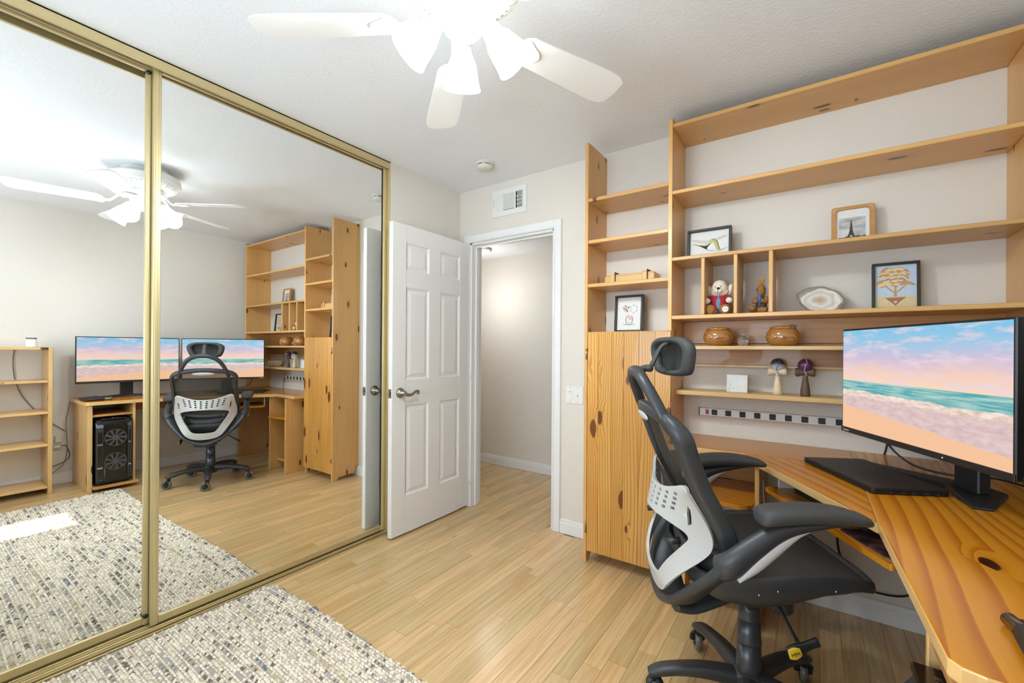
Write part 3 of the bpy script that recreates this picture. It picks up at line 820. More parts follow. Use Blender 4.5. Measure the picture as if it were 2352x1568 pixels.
# left pedestal
board('support_panel', desk, -0.500, -0.482, 2.13, 2.515, 0, DT0, 'pine', axis='z')
board('support_panel', desk, -0.198, -0.180, 2.13, 2.515, 0, DT0, 'pine', axis='z')
bm = bmesh.new(); poly(bm, [(-0.482, 2.515), (-0.482, 2.13)] + [(-0.205 - 0.05 + 0.05 * math.cos(a), 2.12 + 0.05 - 0.05 * math.sin(a) - 0.03) for a in [PI / 2 * k / 6 for k in range(6, -1, -1)]] + [(-0.205, 2.515)], 0.018, 'z', 0.525)
mk('shelf', bm, wood('desk', 'x', 'z'), desk)
board('shelf', desk, -0.482, -0.198, 2.20, 2.515, 0.085, 0.103, 'pine')
board('back_panel', desk, -0.482, -0.198, 2.50, 2.515, 0.543, DT0, 'brown')
# far corner support and aprons along the wall
board('support_panel', desk, XS0 - 0.005, XS0 + 0.013, 2.19, 2.515, 0, DT0, 'brown', axis='z')
board('apron', desk, 0.735, 0.752, 1.172, 2.19, 0.60, DT0, 'brown')
board('apron', desk, -0.16, 0.62, 2.498, 2.515, 0.635, DT0, 'brown')
# computer pedestal at the near end
board('pedestal_side', desk, 0.195, 0.740, 0.905, 0.925, 0.0, DT0, 'lightpine', axis='z')
board('pedestal_post', desk, 0.190, 0.212, 0.899, 0.930, 0.0, DT0, 'lightpine', axis='z')
board('pedestal_side', desk, 0.195, 0.740, 1.190, 1.208, 0.03, DT0, 'lightpine', axis='z')
board('pedestal_shelf', desk, 0.200, 0.735, 0.925, 1.190, 0.625, 0.643, 'brown')
board('pedestal_base', desk, 0.140, 0.740, 0.930, 1.222, 0.030, 0.050, 'brown')
# keyboard tray under the diagonal edge
u = Vector((math.cos(ang), math.sin(ang), 0)); wv = Vector((-u.y, u.x, 0))
t0 = Vector((-0.160, 2.105, 0.622))
tl = 0.665
bm = bmesh.new()
poly(bm, rrect(-tl / 2, tl / 2, 0.0, 0.27, 0.01, 3), 0.018, 'z', 0)
tray = mk('keyboard_tray', bm, wood('desk', 'x', 'z'), desk, org=(0, 0, 0))
ORG[tray] = Vector((0, 0, 0)); tray.location = (t0 + u * tl / 2) - ORG[desk]; tray.rotation_euler = (0, 0, ang)
for s in (-1, 1):
    bm = box(s * (tl / 2 - 0.014) - 0.004, s * (tl / 2 - 0.014) + 0.004, 0.05, 0.25, 0.018, 0.103, 0.001)
    mk('slide_rail', bm, 'white_plastic', tray)
def on_tray(a, b, z=0.018): return t0 + u * a + wv * b + Vector((0, 0, z))

# ------------------------------------------------------------------ things on the tray
kb = root('keyboard', on_tray(0.26, 0.15), ang, 'slim black keyboard on the pull-out tray under the desk', 'keyboard')
mk('case', box(-0.20, 0.20, -0.065, 0.065, 0.0, 0.014, 0.004, 2), 'black_plastic', kb)
for r in range(5):
    for c in range(14):
        mk('key', box(-0.188 + c * 0.027, -0.188 + c * 0.027 + 0.023, -0.056 + r * 0.0225, -0.056 + r * 0.0225 + 0.019, 0.0135, 0.0185, 0.0015), 'black_gloss', kb)
n = NT('pad_print'); tc = n.n('ShaderNodeTexCoord'); nz = n.noise(tc.outputs['Object'], 12, 4)
n.bsdf(n.ramp(nz.outputs['Fac'], [(0.3, lin((24, 22, 26))), (0.48, lin((70, 48, 56))), (0.6, lin((150, 104, 92))), (0.72, lin((96, 92, 122)))]), 0.55); MATS['pad_print'] = n.m
pp = on_tray(0.545, 0.115)
bm = bmesh.new(); poly(bm, rrect(-0.11, 0.11, -0.10, 0.10, 0.012, 4), 0.003, 'z', 0)
pad = mk('mouse_pad', bm, 'pad_print', org=(0, 0, 0), label='mouse pad with a dusky picture at the right of the keyboard tray', cat='mouse pad')
pad.location = pp; pad.rotation_euler = (0, 0, ang)
mo = root('computer_mouse', on_tray(0.545, 0.155, 0.0215), ang + 0.2, 'black computer mouse on the dusky mouse pad', 'mouse')
bm = bmesh.new(); ell(bm, (0, 0, 0.006), (0.033, 0.056, 0.026), seg=18, rings_=10)
bmesh.ops.bisect_plane(bm, geom=bm.verts[:] + bm.edges[:] + bm.faces[:], plane_co=(0, 0, 0), plane_no=(0, 0, -1), clear_outer=True)
mk('shell', bm, 'black_plastic', mo, smooth=True)
mk('scroll_wheel', cyl(bmesh.new(), (-0.004, 0.026, 0.026), (0.004, 0.026, 0.026), 0.008, segs=14), 'chair_steel', mo, smooth=True)

# ------------------------------------------------------------------ monitors
def monitor(name, pl, pr, label, pic, nx_, feet):
    """pl / pr: lower screen ends in plan, seen from the front left and right"""
    pl, pr = Vector(pl), Vector(pr); c = (pl + pr) / 2; W = (pr - pl).length
    d = (pr - pl).normalized()                              # towards viewer's right
    # local frame: +Y = viewer's left, -X = towards viewer, Z up
    ang = math.atan2(-d.y, -d.x) - PI / 2
    r = root(name, (c.x, c.y, DT1), ang + 0.0, label, 'monitor')
    z0, z1 = 0.137, 0.548
    bm = bmesh.new(); bx(bm, 0.0, 0.022, -W / 2, W / 2, z0, z1, 0.003); bx(bm, 0.018, 0.052, -W / 2 + 0.12, W / 2 - 0.12, z0 + 0.01, z1 - 0.12, 0.010, 2)
    hs = mk('housing', bm, 'screen_side', r)
    mk('screen', box(-0.0012, 0.001, -W / 2 + 0.007, W / 2 - 0.007, z0 + 0.019, z1 - 0.007), pic, r)
    bz = mk('chin', box(-0.003, 0.002, -W / 2, W / 2, z0 - 0.001, z0 + 0.018, 0.001), 'black_plastic', r)
    text('logo_text', 'Lenovo', 0.012, 'print_white', bz, (-0.0035, W / 2 - 0.032, z0 + 0.008), (PI / 2, 0, -PI / 2))
    mk('power_light', cyl(bmesh.new(), (-0.0035, -0.14, z0 + 0.008), (-0.002, -0.14, z0 + 0.008), 0.0025, segs=8), 'print_white', bz)
    nk = bmesh.new()
    bx(nk, nx_ - 0.018, nx_ + 0.018, -0.045, 0.045, 0.012, 0.30, 0.004); bx(nk, 0.045, nx_ + 0.012, -0.05, 0.05, 0.25, 0.34, 0.006)
    mk('neck', nk, 'black_plastic', r)
    for q in feet:
        bm = bmesh.new()
        lo = [(p[0], p[1], 0.0) for p in q]; hi = [(p[0], p[1], p[2]) for p in q]
        loft(bm, [lo, hi])
        bmesh.ops.recalc_face_normals(bm, faces=bm.faces)
        bmesh.ops.bevel(bm, geom=[e for e in bm.edges if e.verts[0].co.z > 0.001 and e.verts[1].co.z > 0.001], offset=0.003, segments=1, affect='EDGES')
        mk('foot', bm, 'black_plastic', r)
    return r
ma = monitor('monitor', (0.105, 2.218), (0.417, 1.587), 'large flat monitor showing a pastel beach, turned towards the chair', 'beach_picture_a', 0.185,
             [[(0.24, 0.05, 0.020), (0.105, 0.40, 0.006), (0.075, 0.385, 0.006), (0.150, 0.03, 0.020)],
              [(0.245, 0.06, 0.022), (0.150, 0.06, 0.022), (0.098, -0.06, 0.016), (0.070, -0.150, 0.007), (0.110, -0.165, 0.007), (0.27, -0.02, 0.012)]])
mb = monitor('monitor', (0.428, 1.575), (0.470, 0.872), 'second beach-screen monitor facing the mirror closet, nearest the bookcase', 'beach_picture_b', 0.12,
             [[(0.155, 0.045, 0.020), (0.045, 0.30, 0.006), (0.015, 0.285, 0.006), (0.075, 0.02, 0.020)],
              [(0.155, -0.045, 0.020), (0.045, -0.30, 0.006), (0.015, -0.285, 0.006), (0.075, -0.02, 0.020)],
              [(0.075, 0.045, 0.022), (0.075, -0.045, 0.022), (0.16, -0.045, 0.022), (0.16, 0.045, 0.022)]])
cb = root('monitor_cable', (0.33, 2.06, DT1), label='black cable looping below the turned beach monitor', cat='cable')
mk('cord', tube(bmesh.new(), [(0.245, 2.14, 0.935), (0.235, 2.15, 0.90), (0.250, 2.15, 0.850), (0.31, 2.12, 0.800), (0.40, 2.08, 0.79), (0.50, 2.06, 0.80), (0.62, 2.1, 0.765)], 0.0035, 8, n=6), 'cord_black', cb, smooth=True)
mk('cord', tube(bmesh.new(), [(0.60, 1.36, 0.93), (0.585, 1.37, 0.86), (0.56, 1.40, 0.80), (0.57, 1.46, 0.765)], 0.0035, 8, n=6), 'cord_black', None, smooth=True, label='short black cable behind the neck of the second monitor', cat='cable')

# ------------------------------------------------------------------ laptop (closed)
lang = math.atan2(1.790 - 2.154, 0.166 + 0.026)
lp = root('laptop', (-0.026, 2.154, DT1), lang, 'closed black laptop lying on the desk before the monitor', 'laptop')
bm = bmesh.new(); poly(bm, rrect(0, 0.405, 0, 0.228, 0.012, 4), 0.012, 'z', 0.002)
bmesh.ops.bevel(bm, geom=[e for e in bm.edges if abs(e.verts[0].co.z - e.verts[1].co.z) < 1e-6], offset=0.003, segments=2, affect='EDGES')
mk('base', bm, 'black_matte', lp)
bm = bmesh.new(); poly(bm, rrect(0.0, 0.405, 0.0, 0.228, 0.012, 4), 0.006, 'z', 0.0148)
bmesh.ops.bevel(bm, geom=[e for e in bm.edges if e.verts[0].co.z > 0.02 and e.verts[1].co.z > 0.02], offset=0.002, segments=2, affect='EDGES')
mk('lid', bm, 'black_plastic', lp)
for k in range(5): mk('port', box(0.4040, 0.4056, 0.05 + k * 0.034, 0.05 + k * 0.034 + (0.013 if k % 2 else 0.009), 0.005, 0.0105), 'chair_steel', lp)
for x_, y_ in ((0.03, 0.03), (0.375, 0.03), (0.03, 0.205), (0.375, 0.205)): mk('rubber_foot', cyl(bmesh.new(), (x_, y_, 0), (x_, y_, 0.003), 0.008, segs=10), 'black_matte', lp)

# ------------------------------------------------------------------ small devices at the desk end
gd = root('tablet', (0.328, 1.045, DT1), 0.22, 'dark tablet with a silver rounded grip at the near desk end', 'tablet')
bm = bmesh.new(); poly(bm, rrect(-0.045, 0.10, -0.035, 0.035, 0.008, 4), 0.010, 'z', 0.004); mk('body', bm, 'black_gloss', gd)
mk('grip', cyl(bmesh.new(), (-0.048, -0.036, 0.011), (-0.048, 0.036, 0.011), 0.011, segs=18, bev=0.002), 'nickel', gd, smooth=True)
mk('edge_band', box(-0.046, 0.10, -0.040, -0.035, 0.004, 0.016, 0.001), 'offwhite_plastic', gd)
hub = root('desk_device', (0.36, 0.955, DT1), 1.5, 'black wedge-shaped device beside the second monitor foot', 'device')
bm = bmesh.new(); loft(bm, [[(-0.05, -0.09, 0), (0.05, -0.09, 0), (0.05, 0.09, 0), (-0.05, 0.09, 0)], [(-0.06, -0.10, 0.012), (0.06, -0.10, 0.012), (0.06, 0.10, 0.012), (-0.06, 0.10, 0.012)], [(-0.055, -0.095, 0.018), (0.055, -0.095, 0.03), (0.055, 0.095, 0.03), (-0.055, 0.095, 0.018)]])
mk('body', bm, 'black_plastic', hub)
mk('grille', box(-0.058, -0.056, -0.07, 0.03, 0.006, 0.011), 'nickel', hub)

# ------------------------------------------------------------------ computer tower
pc = root('computer_tower', (0.46, 1.058, 0.05), label='black computer tower with two front fans in the desk pedestal', cat='computer')
x0, x1, y0, y1, z0, z1 = 0.150, 0.640, 0.945, 1.172, 0.062, 0.596
mk('case', box(x0 + 0.02, x1, y0 + 0.004, y1 - 0.004, z0, z1, 0.010, 2), 'black_plastic', pc)
fr = mk('front_panel', box(x0, x0 + 0.022, y0 + 0.048, y1 - 0.03, z0 + 0.02, z1 - 0.035, 0.006, 2), 'black_gloss', pc)
plain('fan_grey', (74, 74, 76), 0.5)
for zc in (0.245, 0.445):
    bm = bmesh.new()
    m = Matrix.Translation((x0 - 0.001, 1.066, zc)) @ Matrix.Rotation(-PI / 2, 4, 'Y')
    lathe(bm, [(0.072, 0), (0.072, 0.003), (0.067, 0.003), (0.067, 0)], 32, m, capped=False)
    lathe(bm, [(0.022, 0), (0.022, 0.003), (0.0, 0.0035)], 20, m, capped=False)
    for k in range(9):
        a = 2 * PI * k / 9
        q = [m @ Vector((rr_ * math.cos(a + da), rr_ * math.sin(a + da), 0.0012)) for rr_, da in ((0.022, -0.2), (0.066, 0.10), (0.066, 0.38), (0.022, 0.25))]
        cap(bm, ring(bm, q))
    f_ = mk('fan', bm, 'fan_grey', pc, normals=False)
mk('badge', box(x0 - 0.003, x0, 1.048, 1.084, 0.240, 0.252, 0.001), 'nickel', pc)
for s, ya in ((0, y0), (1, y1 - 0.028)):
    bm = bmesh.new(); q = [(x0 + 0.004, z0 + 0.03), (x0 + 0.03, z0 + 0.01), (x0 + 0.03, z1 - 0.02), (x0 + 0.004, z1 - 0.06)]
    a = ring(bm, [(p[0], ya, p[1]) for p in q]); b = ring(bm, [(p[0], ya + (0.045 if not s else 0.028), p[1]) for p in q]); bridge(bm, a, b); cap(bm, a); cap(bm, b)
    wg = mk('side_wing', bm, 'chair_steel', pc)
    for za, zb in ((0.10, 0.19), (0.21, 0.38), (0.40, 0.50)):
        mk('wing_inset', box(x0 + 0.001, x0 + 0.006, ya + 0.008, ya + (0.037 if not s else 0.02), za, zb, 0.001), 'black_gloss', wg)
    for za in (0.195, 0.39):
        mk('wing_strip', box(x0 - 0.001, x0 + 0.005, ya + 0.006, ya + (0.039 if not s else 0.022), za, za + 0.012, 0.001), 'chrome', wg)
tp = mk('top_panel', box(x0 + 0.012, x0 + 0.15, y0 + 0.03, y1 - 0.03, z1 - 0.004, z1 + 0.012, 0.004), 'black_gloss', pc)
bm = bmesh.new(); lathe(bm, [(0.013, z1 + 0.012), (0.013, z1 + 0.014), (0.010, z1 + 0.014), (0.010, z1 + 0.012)], 24, Matrix.Translation((x0 + 0.05, 1.06, 0)), capped=False); mk('power_ring', bm, 'nickel', tp)
for k in range(4): mk('top_port', box(x0 + 0.04, x0 + 0.052, 0.988 + k * 0.016 + (0.06 if k > 1 else 0), 0.998 + k * 0.016 + (0.06 if k > 1 else 0), z1 + 0.012, z1 + 0.0135), 'nickel', tp)
for x_, y_ in ((0.21, 0.97), (0.21, 1.15), (0.59, 0.97), (0.59, 1.15)): mk('foot', box(x_ - 0.02, x_ + 0.02, y_ - 0.012, y_ + 0.012, 0.050, 0.064, 0.002), 'black_matte', pc)

# ------------------------------------------------------------------ low bookcase beyond the desk end
bc = root('low_bookcase', (0.58, 0.40, 0), label='open pale pine bookcase against the wall past the desk', cat='bookcase')
BX0, BX1, BY0, BY1 = 0.43, 0.735, 0.06, 0.735
board('side_panel', bc, BX0, BX1, BY1 - 0.025, BY1, 0, 1.208, 'lightpine')
board('side_panel', bc, BX0, BX1, BY0, BY0 + 0.025, 0, 1.208, 'lightpine')
for z in (1.186, 0.916, 0.660, 0.394, 0.050): board('shelf', bc, BX0 + 0.004, BX1, BY0 + 0.025, BY1 - 0.025, z, z + 0.020, 'lightpine')
sp = root('canister', (0.52, 0.625, 1.206), label='small white tapered canister with grey lid on the bookcase', cat='canister')
mk('body', lathe(bmesh.new(), [(0.036, 1.206), (0.037, 1.212), (0.032, 1.268), (0.030, 1.272)], 28, Matrix.Translation((0.52, 0.625, 0))), 'white_plastic', sp, smooth=True)
mk('lid', lathe(bmesh.new(), [(0.030, 1.272), (0.031, 1.276), (0.031, 1.283), (0.028, 1.285)], 28, Matrix.Translation((0.52, 0.625, 0))), 'cord_grey', sp, smooth=True)
mk('speaker_cable', tube(bmesh.new(), [(0.745, 0.56, 1.20), (0.748, 0.55, 1.10), (0.748, 0.56, 0.95), (0.748, 0.60, 0.80), (0.748, 0.68, 0.66), (0.748, 0.78, 0.54), (0.748, 0.86, 0.46)], 0.0032, 8, n=5), 'cord_grey', smooth=True, label='grey cord running down the wall behind the bookcase shelves', cat='cord')
ol = root('wall_outlet', (XR, 0.795, 0.31), label='white wall outlet with plug adapter between bookcase and desk', cat='outlet')
pt = mk('cover_plate', box(XR - 0.006, XR, 0.755, 0.835, 0.31, 0.435, 0.002), 'white_plastic', ol)
mk('adapter', box(XR - 0.045, XR - 0.006, 0.790, 0.832, 0.375, 0.43, 0.004), 'offwhite_plastic', ol)
mk('plug', box(XR - 0.03, XR - 0.006, 0.785, 0.83, 0.325, 0.345, 0.003), 'white_plastic', ol)
for z in (0.335, 0.36, 0.405): mk('slot', box(XR - 0.0068, XR - 0.0055, 0.764, 0.768, z, z + 0.010), 'print_black', ol)
mk('plug_cable', tube(bmesh.new(), [(0.735, 0.83, 0.335), (0.73, 0.855, 0.34), (0.735, 0.875, 0.30), (0.735, 0.885, 0.24), (0.735, 0.86, 0.20), (0.74, 0.80, 0.17), (0.742, 0.75, 0.15)], 0.003, 8, n=5), 'cord_black', smooth=True, label='thin black cord curling from the plug towards the bookcase', cat='cord')
mk('desk_cable', tube(bmesh.new(), [(0.690, 0.876, 0.722), (0.690, 0.868, 0.66), (0.695, 0.855, 0.56), (0.70, 0.86, 0.42), (0.705, 0.865, 0.30), (0.705, 0.84, 0.18), (0.71, 0.77, 0.105), (0.715, 0.745, 0.10)], 0.003, 8, n=5), 'cord_grey', smooth=True, label='thin grey cord hanging from the near end of the desk', cat='cord')

# ------------------------------------------------------------------ power strip above the desk
ps = root('power_strip', (-0.13, YB, 0.864), label='long white power strip with black sockets on the wall', cat='power strip')
PX0, PX1 = -0.502, 0.236
hb = mk('housing', box(PX0 + 0.004, PX1 - 0.004, YB - 0.034, YB, 0.864, 0.904, 0.002), 'white_plastic', ps)
for a, b in ((PX0, PX0 + 0.005), (PX1 - 0.005, PX1)): mk('end_cap', box(a, b, YB - 0.035, YB, 0.863, 0.905, 0.001), 'black_plastic', ps)
mk('switch', box(PX0 + 0.036, PX0 + 0.050, YB - 0.040, YB - 0.034, 0.872, 0.897, 0.002), 'red_switch', ps)
for k in range(10):
    xs = PX0 + 0.079 + k * 0.0665
    so = mk('socket', box(xs - 0.014, xs + 0.014, YB - 0.0355, YB - 0.033, 0.870, 0.899, 0.001), 'black_plastic', ps)
    for dx, zz, w, hgt in ((-0.006, 0.886, 0.0022, 0.009), (0.006, 0.886, 0.0022, 0.008), (0, 0.8745, 0.004, 0.005)):
        mk('slot', box(xs + dx - w / 2, xs + dx + w / 2, YB - 0.0362, YB - 0.0355, zz, zz + hgt), 'black_gloss', so)
mk('strip_cord', tube(bmesh.new(), [(PX1, YB - 0.018, 0.884), (PX1 + 0.03, YB - 0.018, 0.884), (PX1 + 0.045, YB - 0.02, 0.86), (PX1 + 0.04, YB - 0.03, 0.80), (PX1 + 0.03, YB - 0.04, 0.758)], 0.004, 8, n=5), 'cord_black', ps, smooth=True)

# ------------------------------------------------------------------ switch plate and vent, detector
sw = root('light_switch', (-1.267, YB, 0.863), label='white two-gang switch plate between doorway and cabinet', cat='switch')
mk('cover_plate', box(-1.330, -1.205, YB - 0.006, YB, 0.863, 0.977, 0.002), 'white_plastic', sw)
mk('dimmer', box(-1.313, -1.281, YB - 0.009, YB - 0.006, 0.886, 0.953, 0.001), 'white_plastic', sw)
mk('toggle', box(-1.247, -1.239, YB - 0.020, YB - 0.006, 0.909, 0.924, 0.002), 'white_plastic', sw)
mk('dimmer_knob', cyl(bmesh.new(), (-1.297, YB - 0.013, 0.940), (-1.297, YB - 0.009, 0.940), 0.006, segs=14), 'offwhite_plastic', sw, smooth=True)
for x_ in (-1.297, -1.243):
    for z_ in (0.874, 0.966): mk('screw', cyl(bmesh.new(), (x_, YB - 0.007, z_), (x_, YB - 0.0055, z_), 0.0028, segs=10), 'nickel', sw)
vt = root('air_vent', (-1.80, YB, 2.19), label='white air vent grille above the doorway', cat='vent')
VX0, VX1, VZ0, VZ1 = -1.950, -1.649, 2.188, 2.381
mk('duct', box(VX0 + 0.03, VX1 - 0.03, YB - 0.002, YB - 0.0008, VZ0 + 0.035, VZ1 - 0.035), 'print_black', vt)
for a, b, c, d in ((VX0, VX1, VZ0, VZ0 + 0.04), (VX0, VX1, VZ1 - 0.035, VZ1), (VX0, VX0 + 0.035, VZ0 + 0.04, VZ1 - 0.035), (VX1 - 0.035, VX1, VZ0 + 0.04, VZ1 - 0.035), (-1.862, -1.852, VZ0 + 0.04, VZ1 - 0.035), (-1.752, -1.742, VZ0 + 0.04, VZ1 - 0.035)):
    mk('frame', box(a, b, YB - 0.008, YB - 0.001, c, d, 0.001), 'white_plastic', vt)
for k in range(11):
    bm = bmesh.new(); zz = VZ0 + 0.045 + k * 0.0105; poly(bm, [(YB - 0.007, zz + 0.006), (YB - 0.0025, zz), (YB - 0.0025, zz + 0.0015), (YB - 0.007, zz + 0.0075)], 0.100, 'x', -1.852)
    mk('louver', bm, 'white_plastic', vt)
for k in range(6):
    xx = -1.914 + k * 0.0088
    bm = bmesh.new(); poly(bm, [(xx, YB - 0.007), (xx + 0.007, YB - 0.0025), (xx + 0.0085, YB - 0.0025), (xx + 0.0015, YB - 0.007)], 0.118, 'z', VZ0 + 0.04)
    mk('louver', bm, 'white_plastic', vt)
for k in range(4): mk('louver', box(-1.728 + k * 0.0115, -1.724 + k * 0.0115, YB - 0.007, YB - 0.0025, VZ0 + 0.04, VZ1 - 0.035), 'white_plastic', vt)
for k in range(3): mk('louver', box(-1.742, -1.684, YB - 0.006, YB - 0.0025, VZ0 + 0.066 + k * 0.028, VZ0 + 0.069 + k * 0.028), 'white_plastic', vt)
mk('damper_lever', box(-1.937, -1.934, YB - 0.014, YB - 0.008, VZ0 + 0.07, VZ0 + 0.13, 0.001), 'offwhite_plastic', vt)
sd = root('smoke_detector', (-1.776, 2.218, 2.395), label='round white smoke detector on the ceiling near the vent', cat='smoke detector')
mD = Matrix.Translation((-1.776, 2.218, 0))
mk('base', lathe(bmesh.new(), [(0.062, H), (0.062, 2.430), (0.056, 2.426)], 36, mD), 'offwhite_plastic', sd, smooth=False)
mk('slot_band', lathe(bmesh.new(), [(0.050, 2.428), (0.050, 2.420)], 36, mD), 'dark_frame', sd)
mk('cover', lathe(bmesh.new(), [(0.055, 2.421), (0.055, 2.412), (0.048, 2.402), (0.030, 2.397), (0.0, 2.396)], 36, mD), 'offwhite_plastic', sd, smooth=True)
for k in range(6):
    a = k * PI / 3; c_, s_ = math.cos(a), math.sin(a)
    mk('slot_rib', box(-1.776 + 0.0525 * c_ - 0.006, -1.776 + 0.0525 * c_ + 0.006, 2.218 + 0.0525 * s_ - 0.006, 2.218 + 0.0525 * s_ + 0.006, 2.4195, 2.428), 'offwhite_plastic', sd)

# ================================================================== THINGS ON THE SHELVES
def lean_root(name, x, y, z, rx, rz, label, cat):
    """upright thing leaning back by rx about its lower edge and turned by rz"""
    return root(name, (x, y, z), label=label, cat=cat, rot=(-rx, 0, rz))
def art(parent, name, pts, y, mat, w=0.0004):
    bm = bmesh.new(); poly(bm, pts, w, 'y', y - w); return mk(name, bm, mat, parent)
def stroke(pts, w, n=5):
    """flat ribbon outline around a smooth 2-D path"""
    P = cr(pts, n); L, R = [], []
    for i, p in enumerate(P):
        a, b = P[max(i - 1, 0)], P[min(i + 1, len(P) - 1)]
        dx, dz = b[0] - a[0], b[1] - a[1]; q = math.hypot(dx, dz) or 1
        k = w * (0.35 + 0.65 * math.sin(PI * (i + 0.5) / len(P)))
        L.append((p[0] - dz / q * k, p[1] + dx / q * k)); R.append((p[0] + dz / q * k, p[1] - dx / q * k))
    return L + R[::-1]
def frame(name, x, y, z, W, Hh, dep, bar, mat, label, rx=0.10, rz=0.0, rim=None, glass_off=0.012):
    r = lean_root(name, x, y, z, rx, rz, label, 'picture frame')
    for n_, a, b, c, d in (('frame_bar', -W / 2, W / 2, 0, bar), ('frame_bar', -W / 2, W / 2, Hh - bar, Hh), ('frame_bar', -W / 2, -W / 2 + bar, bar, Hh - bar), ('frame_bar', W / 2 - bar, W / 2, bar, Hh - bar)):
        mk(n_, box(a, b, -dep, 0, c, d, 0.0015), mat, r)
    mk('back', box(-W / 2 + bar * .5, W / 2 - bar * .5, -0.004, 0.0, bar * .5, Hh - bar * .5), 'black_matte', r)
    mk('print', box(-W / 2 + bar * .9, W / 2 - bar * .9, -glass_off, -0.004, bar * .9, Hh - bar * .9), 'paper', r)
    r['_y'] = -glass_off
    return r
def inked(name, rgb): return plain(name, rgb, 0.8, var=0.12, nscale=80)
inked('ink_green', (196, 190, 126)); inked('ink_dark', (74, 68, 58)); inked('ink_grey', (150, 148, 142)); inked('ink_wash', (206, 203, 194)); inked('ink_pink', (222, 184, 182)); inked('ink_rust', (170, 116, 96))
inked('ink_cream', (230, 210, 164)); inked('ink_tan', (202, 160, 108)); inked('ink_sky', (196, 212, 228)); inked('ink_sand', (222, 202, 156)); inked('ink_mauve', (170, 140, 132))

# drawing of a bent hand-like stroke (left of the third shelf)
f1 = frame('picture_frame', -0.442, 2.44, 1.688, 0.212, 0.165, 0.030, 0.012, 'dark_frame', 'black shadow-box frame with a yellow-green brush drawing', rx=0.08)
yy = -0.0121
art(f1, 'wash', stroke([(-0.085, 0.115), (-0.04, 0.10), (0.0, 0.095), (0.05, 0.11), (0.085, 0.12)], 0.010), yy, 'ink_wash')
art(f1, 'stroke', stroke([(-0.075, 0.090), (-0.045, 0.080), (-0.01, 0.078), (0.012, 0.092)], 0.004), yy - 0.0003, 'ink_green')
art(f1, 'stroke', stroke([(0.000, 0.098), (0.018, 0.102), (0.032, 0.088), (0.038, 0.066), (0.046, 0.040)], 0.011), yy - 0.0004, 'ink_green')
art(f1, 'ink_line', stroke([(-0.085, 0.093), (-0.05, 0.082), (-0.015, 0.074), (0.005, 0.088), (-0.012, 0.062), (0.0, 0.050), (0.03, 0.046)], 0.0014), yy - 0.0008, 'ink_dark')
art(f1, 'ink_line', stroke([(0.012, 0.108), (0.034, 0.098), (0.044, 0.070), (0.056, 0.046), (0.085, 0.058)], 0.0016), yy - 0.0009, 'ink_dark')
# figure drawing in the cabinet
f2 = frame('picture_frame', -0.866, 2.43, 1.316, 0.166, 0.215, 0.030, 0.012, 'dark_frame', 'black frame with a small pink and grey flower sketch', rx=0.08)
for k in range(11):
    a = k * 2.4; rr_ = 0.006 * math.sqrt(k)
    art(f2, 'blossom', [(-0.020 + rr_ * math.cos(a) + 0.006 * math.cos(q) * (1 + 0.2 * math.sin(5 * q)), 0.140 + rr_ * math.sin(a) + 0.006 * math.sin(q)) for q in [PI * 2 * j / 10 for j in range(10)]], yy - 0.0002 * (k % 3), 'ink_pink' if k % 2 else 'ink_grey')
for k in range(6):
    a = k * 1.05; art(f2, 'sketch_line', stroke([(0.026 + 0.016 * math.cos(a), 0.135 + 0.020 * math.sin(a)), (0.026 + 0.022 * math.cos(a + 0.5), 0.135 + 0.024 * math.sin(a + 0.5)), (0.026 + 0.016 * math.cos(a + 1), 0.135 + 0.020 * math.sin(a + 1))], 0.0012), yy - 0.0009, 'ink_grey')
art(f2, 'wash', stroke([(-0.012, 0.098), (0.004, 0.085), (0.010, 0.070)], 0.012), yy, 'ink_pink')
for dx in (-0.014, 0.014): art(f2, 'sketch_line', stroke([(dx * 1.1, 0.10), (dx * 1.4, 0.075), (dx, 0.052), (0, 0.058)], 0.0013), yy - 0.0008, 'ink_dark')
art(f2, 'ground', stroke([(-0.035, 0.048), (0, 0.044), (0.035, 0.049)], 0.0025), yy - 0.0004, 'ink_grey')
# tower photograph in a rustic wood frame
plain('rustic_wood', (190, 140, 80), 0.55, nscale=40, var=0.2); plain('rustic_patch', (206, 160, 116), 0.6, nscale=60)
f3 = lean_root('picture_frame', 0.150, 2.47, 1.688, 0.10, 0.0, 'rounded wooden frame holding a black and white tower photograph', 'picture frame')
bm = bmesh.new(); W, Hh = 0.154, 0.186
ro, ri = rrect(-W / 2, W / 2, 0, Hh, 0.012, 5), rrect(-W / 2 + 0.018, W / 2 - 0.018, 0.014, Hh - 0.014, 0.014, 5)
loft(bm, [[(p[0], 0, p[1]) for p in ro], [(p[0], -0.016, p[1]) for p in ro], [(p[0], -0.016, p[1]) for p in ri], [(p[0], 0, p[1]) for p in ri], [(p[0], 0, p[1]) for p in ro]], caps=False)
mk('frame_ring', bm, 'rustic_wood', f3)
for cx_, cz_, s1, s2 in ((-W / 2, Hh, 1, -1), (W / 2, Hh, -1, -1), (W / 2, 0.0, -1, 1), (-W / 2, 0.0, 1, 1)):
    art(f3, 'corner_patch', [(cx_ + s1 * 0.006, cz_ + s2 * 0.006), (cx_ + s1 * 0.034, cz_ + s2 * 0.004), (cx_ + s1 * 0.016, cz_ + s2 * 0.014), (cx_ + s1 * 0.004, cz_ + s2 * 0.032)], -0.016, 'rustic_patch', 0.002)
mk('print', box(-W / 2 + 0.015, W / 2 - 0.015, -0.006, 0.0, 0.012, Hh - 0.012), 'paper', f3)
n = NT('sky_photo'); tc = n.n('ShaderNodeTexCoord'); nz = n.noise(n.vmath('MULTIPLY', tc.outputs['Object'], (14, 1, 40)), 1.0, 4)
